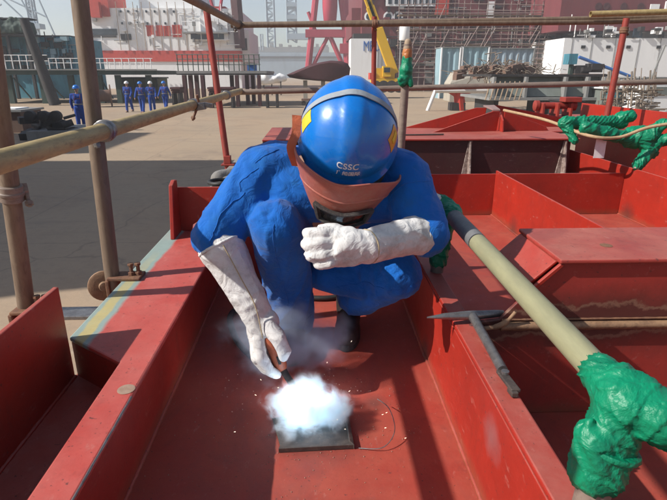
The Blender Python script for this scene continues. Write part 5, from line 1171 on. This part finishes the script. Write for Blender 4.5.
t = thing("gangway", "blue gangway ramp slanting down the white ship's side", "gangway", at_ground(610, 58)); bar(sight(581, 56.5, 58), sight(638, 77, 58), .16, "ramp", 'b_blue', t, 8); bar(sight(581, 55, 58), sight(636, 75, 58), .05, "handrail", 'b_steelblue', t)
bar(sight(638, 77, 58), at_ground(638, 58), .12, "post", 'b_grey', t)
t = thing("dark_machine", "dark machine with a green cover at the foot of the blue gangway", "machine", at_ground(590, 36)); m = MB()
for i in range(16): p = sight(rr.uniform(583, 610), rr.uniform(66, 74), 36 + rr.uniform(0, 1)); s = rr.uniform(.08, .3); m.obox(p, V((s * 1.6, 0, 0)), V((0, s, 0)), V((0, 0, s * .7)))
m.build("gear", 'b_dark', t, 0); tag(t.children[0], kind='stuff'); fpart("base", 'b_brown', t, 580, 612, 74, 78, 36, 2.5, GZ); fpart("green_cover", 'b_teal', t, 571, 580, 53, 64, 36.3, .8); fpart("post", 'b_green', t, 574, 577, 64.2, 78, 36.4, .3, GZ)
greebles(bpy.data.objects["white_ship"], 566, 667, 28, 37, 65, 40, ('b_white', 'b_grey', 'b_dark'), 8, .4)
# clutter by the leaning post
t = thing("compressor", "teal cabbed machine among tan pipes behind the leaning post", "compressor", at_ground(625, 24)); fpart("body", 'b_greygreen', t, 612, 634, 90, 104, 24, 1.6, GZ); fpart("cab", 'b_teal', t, 616, 630, 93, 101, 23.95, .04); fpart("roof", 'b_white', t, 611, 635, 88.6, 90, 23.9, 1.8)
t = thing("pipe_heap", "heap of tan pipes and frames beside the teal cabbed machine", "pipe heap", at_ground(640, 22)); t['group'] = "heaps of scrap"; m = MB()
for i in range(300):
    p = sight(rr.uniform(610, 668), 74, rr.uniform(20, 25)); p.z = rr.uniform(-1.2, .45); k_ = i % 3; d = (V((1, .1, 0)), V((0, .2, 1)), V((.8, .5, .1)))[k_] * rr.uniform(.2, .8); m.sweep([p, p + d], rr.uniform(.015, .05), 5)
tag(m.build("pipes", 'b_scrap', t, 0), kind='stuff')
t = thing("site_cabin", "white site cabin with a wide window at the photo's far edge", "cabin", at_ground(672, 26)); fpart("body", 'b_white', t, 652, 705, 79, 108, 26, 3, GZ); fpart("window", 'b_greygreen', t, 657, 690, 88, 97, 25.95, .06); fpart("roof", 'b_grey', t, 651, 706, 77.6, 78.9, 25.9, 3.2)
bar(sight(654, 104, 25.6), sight(667, 44, 25.6), .05, "pole", 'b_grey', t)

# big blocks added out of the picture to throw the wide shade on the concrete
for bx0, bx1, by0, by1, bh, lab in ((-30, -14, 2.4, 10.8, 10.5, "unseen tall maroon block added to shade the near part of the yard"), (-42, -22.5, 11.5, 17, 13, "second unseen maroon block, taller, added to shade the yard by the scrap heap")):
    t = thing("hull_section", lab, "hull section", ((bx0 + bx1) / 2, (by0 + by1) / 2, GZ))
    MB().box(bx0, bx1, by0, by1, GZ + .4, GZ + bh).build("shell", 'b_maroon', t, .05)
    for x in (bx0 + 2, (bx0 + bx1) / 2, bx1 - 2): MB().box(x - .5, x + .5, by0 + .2, by1 - .2, GZ, GZ + .398).build("support", 'b_beige', t, 0)
    for z in (2.0, 4.6, 7.2): MB().box(bx1 + .003, bx1 + .08, by0, by1, z, z + .18).build("stiffener", 'b_maroon', t, 0)

# workers walking across the yard
def worker(loc, label, stride, arm, hat_mat):
    r = thing("person", label, "person", (0, 0, 0), "workers crossing the yard")
    a = stride; m = MB()
    hip = [V((s * .10, 0, .92)) for s in (-1, 1)]; kn = [V((-.10, -a * .55, .50)), V((.10, a * .35, .50))]; an = [V((-.10, -a * .75, .10)), V((.10, a * 1.1, .13))]
    b = MB(); 
    for q, rr_ in ((b, 0.8), (m, 1.0)):
        q.cap((0, 0, .95), (0, -.01, 1.18), .15 * rr_, .15 * rr_); q.cap((-.07, -.01, 1.30), (.07, -.01, 1.30), .135 * rr_); q.cap((-.16, -.01, 1.40), (.16, -.01, 1.40), .075 * rr_)
        for i in (0, 1):
            q.cap(hip[i], kn[i], .105 * rr_, .085 * rr_); q.cap(kn[i], an[i], .085 * rr_, .075 * rr_)
            s = -1 if i == 0 else 1; sh_ = V((s * .2, 0, 1.40)); el_ = V((s * .27, arm[i] * .12, 1.13)); wr_ = V((s * .25, arm[i] * .3 - .08, .92)); q.cap(sh_, el_, .075 * rr_, .06 * rr_); q.cap(el_, wr_, .06 * rr_, .05 * rr_)
            if q is b: 
                q.cap(wr_, wr_ + V((0, -.02, -.09)), .038, .032)
                for f in range(4): q.cap(wr_ + V((s * 0, -.035 + .02 * f, -.09)), wr_ + V((0, -.04 + .02 * f, -.165)), .012, .010, 6)
                q.cap(wr_ + V((0, -.04, -.05)), wr_ + V((-s * .02, -.06, -.11)), .013, .01, 6); q.cap(an[i] + V((0, .02, -.03)), an[i] + V((0, -.14, -.05)), .05, .042)
    b.cap((0, -.01, 1.42), (0, -.015, 1.55), .055, .052); b.ell((0, -.03, 1.62), .075, .095, .115); b.cap((0, -.125, 1.62), (0, -.132, 1.60), .012, .014, 6); b.cap((-.02, -.115, 1.565), (.02, -.115, 1.565), .01, .01, 6)
    for s in (-1, 1): b.ell((s * .077, -.02, 1.62), .012, .02, .03)
    link_mesh("body", remesh(b, .018, 2, None, "body"), 'skin', r)
    link_mesh("coverall", remesh(m, .022, 2, lambda p, n: .006 * mnoise.noise(p * 14), "coverall"), 'w_blue', r)
    h = MB().lathe((0, -.03, 1.66), (0, 0, 1), [(.15, -.006), (.152, 0), (.128, .006), (.124, .05), (.10, .10), (.05, .128), (.001, .134)], 20).build("hard_hat", hat_mat, r, 0, smooth=60)
    for i in (0, 1): MB().box(an[i].x - .055, an[i].x + .055, an[i].y - .16, an[i].y + .08, max(.0, an[i].z - .1), an[i].z - .05).build("boot", 'boot', r, .02)
    st = MB().sweep([V((.175 * math.cos(t_), -.01 + .155 * math.sin(t_), 1.06)) for t_ in [2 * math.pi * k / 20 for k in range(20)]], .02, 6, closed=True).build("reflective_belt", 'b_grey', r, 0)
    hn_ = MB()
    for s in (-1, 1): hn_.sweep([V((s * .12, -.10, 1.46)), V((s * .10, -.165, 1.32)), V((s * .12, -.165, 1.15)), V((s * .11, -.13, 1.06))], .010, 6)
    hn_.sweep([V((-.11, -.168, 1.27)), V((.11, -.168, 1.27))], .010, 6); hn_.build("safety_harness", 'b_maroon', r, 0)
    r.location = loc; return r
w1 = worker(at_ground(129, 32.6), "worker in blue with pale helmet walking first from the brown post", .22, (1, -1), 'b_white')
w2 = worker(at_ground(142, 31.4), "worker in blue nearest the camera among the walking four", -.2, (-1, 1), 'hat_blue')
copy_thing(w1, at_ground(152, 32.2), "worker in blue shoulder to shoulder with the nearest walker", 0.25)
copy_thing(w2, at_ground(165.5, 33.0), "worker in blue at the ochre rail's end of the walking four", -0.2)
w5 = worker(at_ground(79, 21.5), "worker in blue with blue helmet standing by the scrap heap", .05, (.6, .8), 'hat_blue'); w5['group'] = ''
del w5['group']
w5.rotation_euler = (0, 0, .3)

# sea air of the yard
hm = bpy.data.materials.new("sea air"); hm.use_nodes = True; hn = hm.node_tree.nodes; hn.remove(hn["Principled BSDF"])
hv = hn.new("ShaderNodeVolumePrincipled"); hv.inputs["Density"].default_value = 0.0013; hv.inputs["Color"].default_value = (0.90, 0.94, 1.0, 1); hv.inputs["Anisotropy"].default_value = 0.2
hm.node_tree.links.new(hv.outputs[0], hn["Material Output"].inputs["Volume"])
tag(MB().box(-400, 400, -60, 420, -2.4, 75).build("haze", hm, None, 0), kind='stuff')
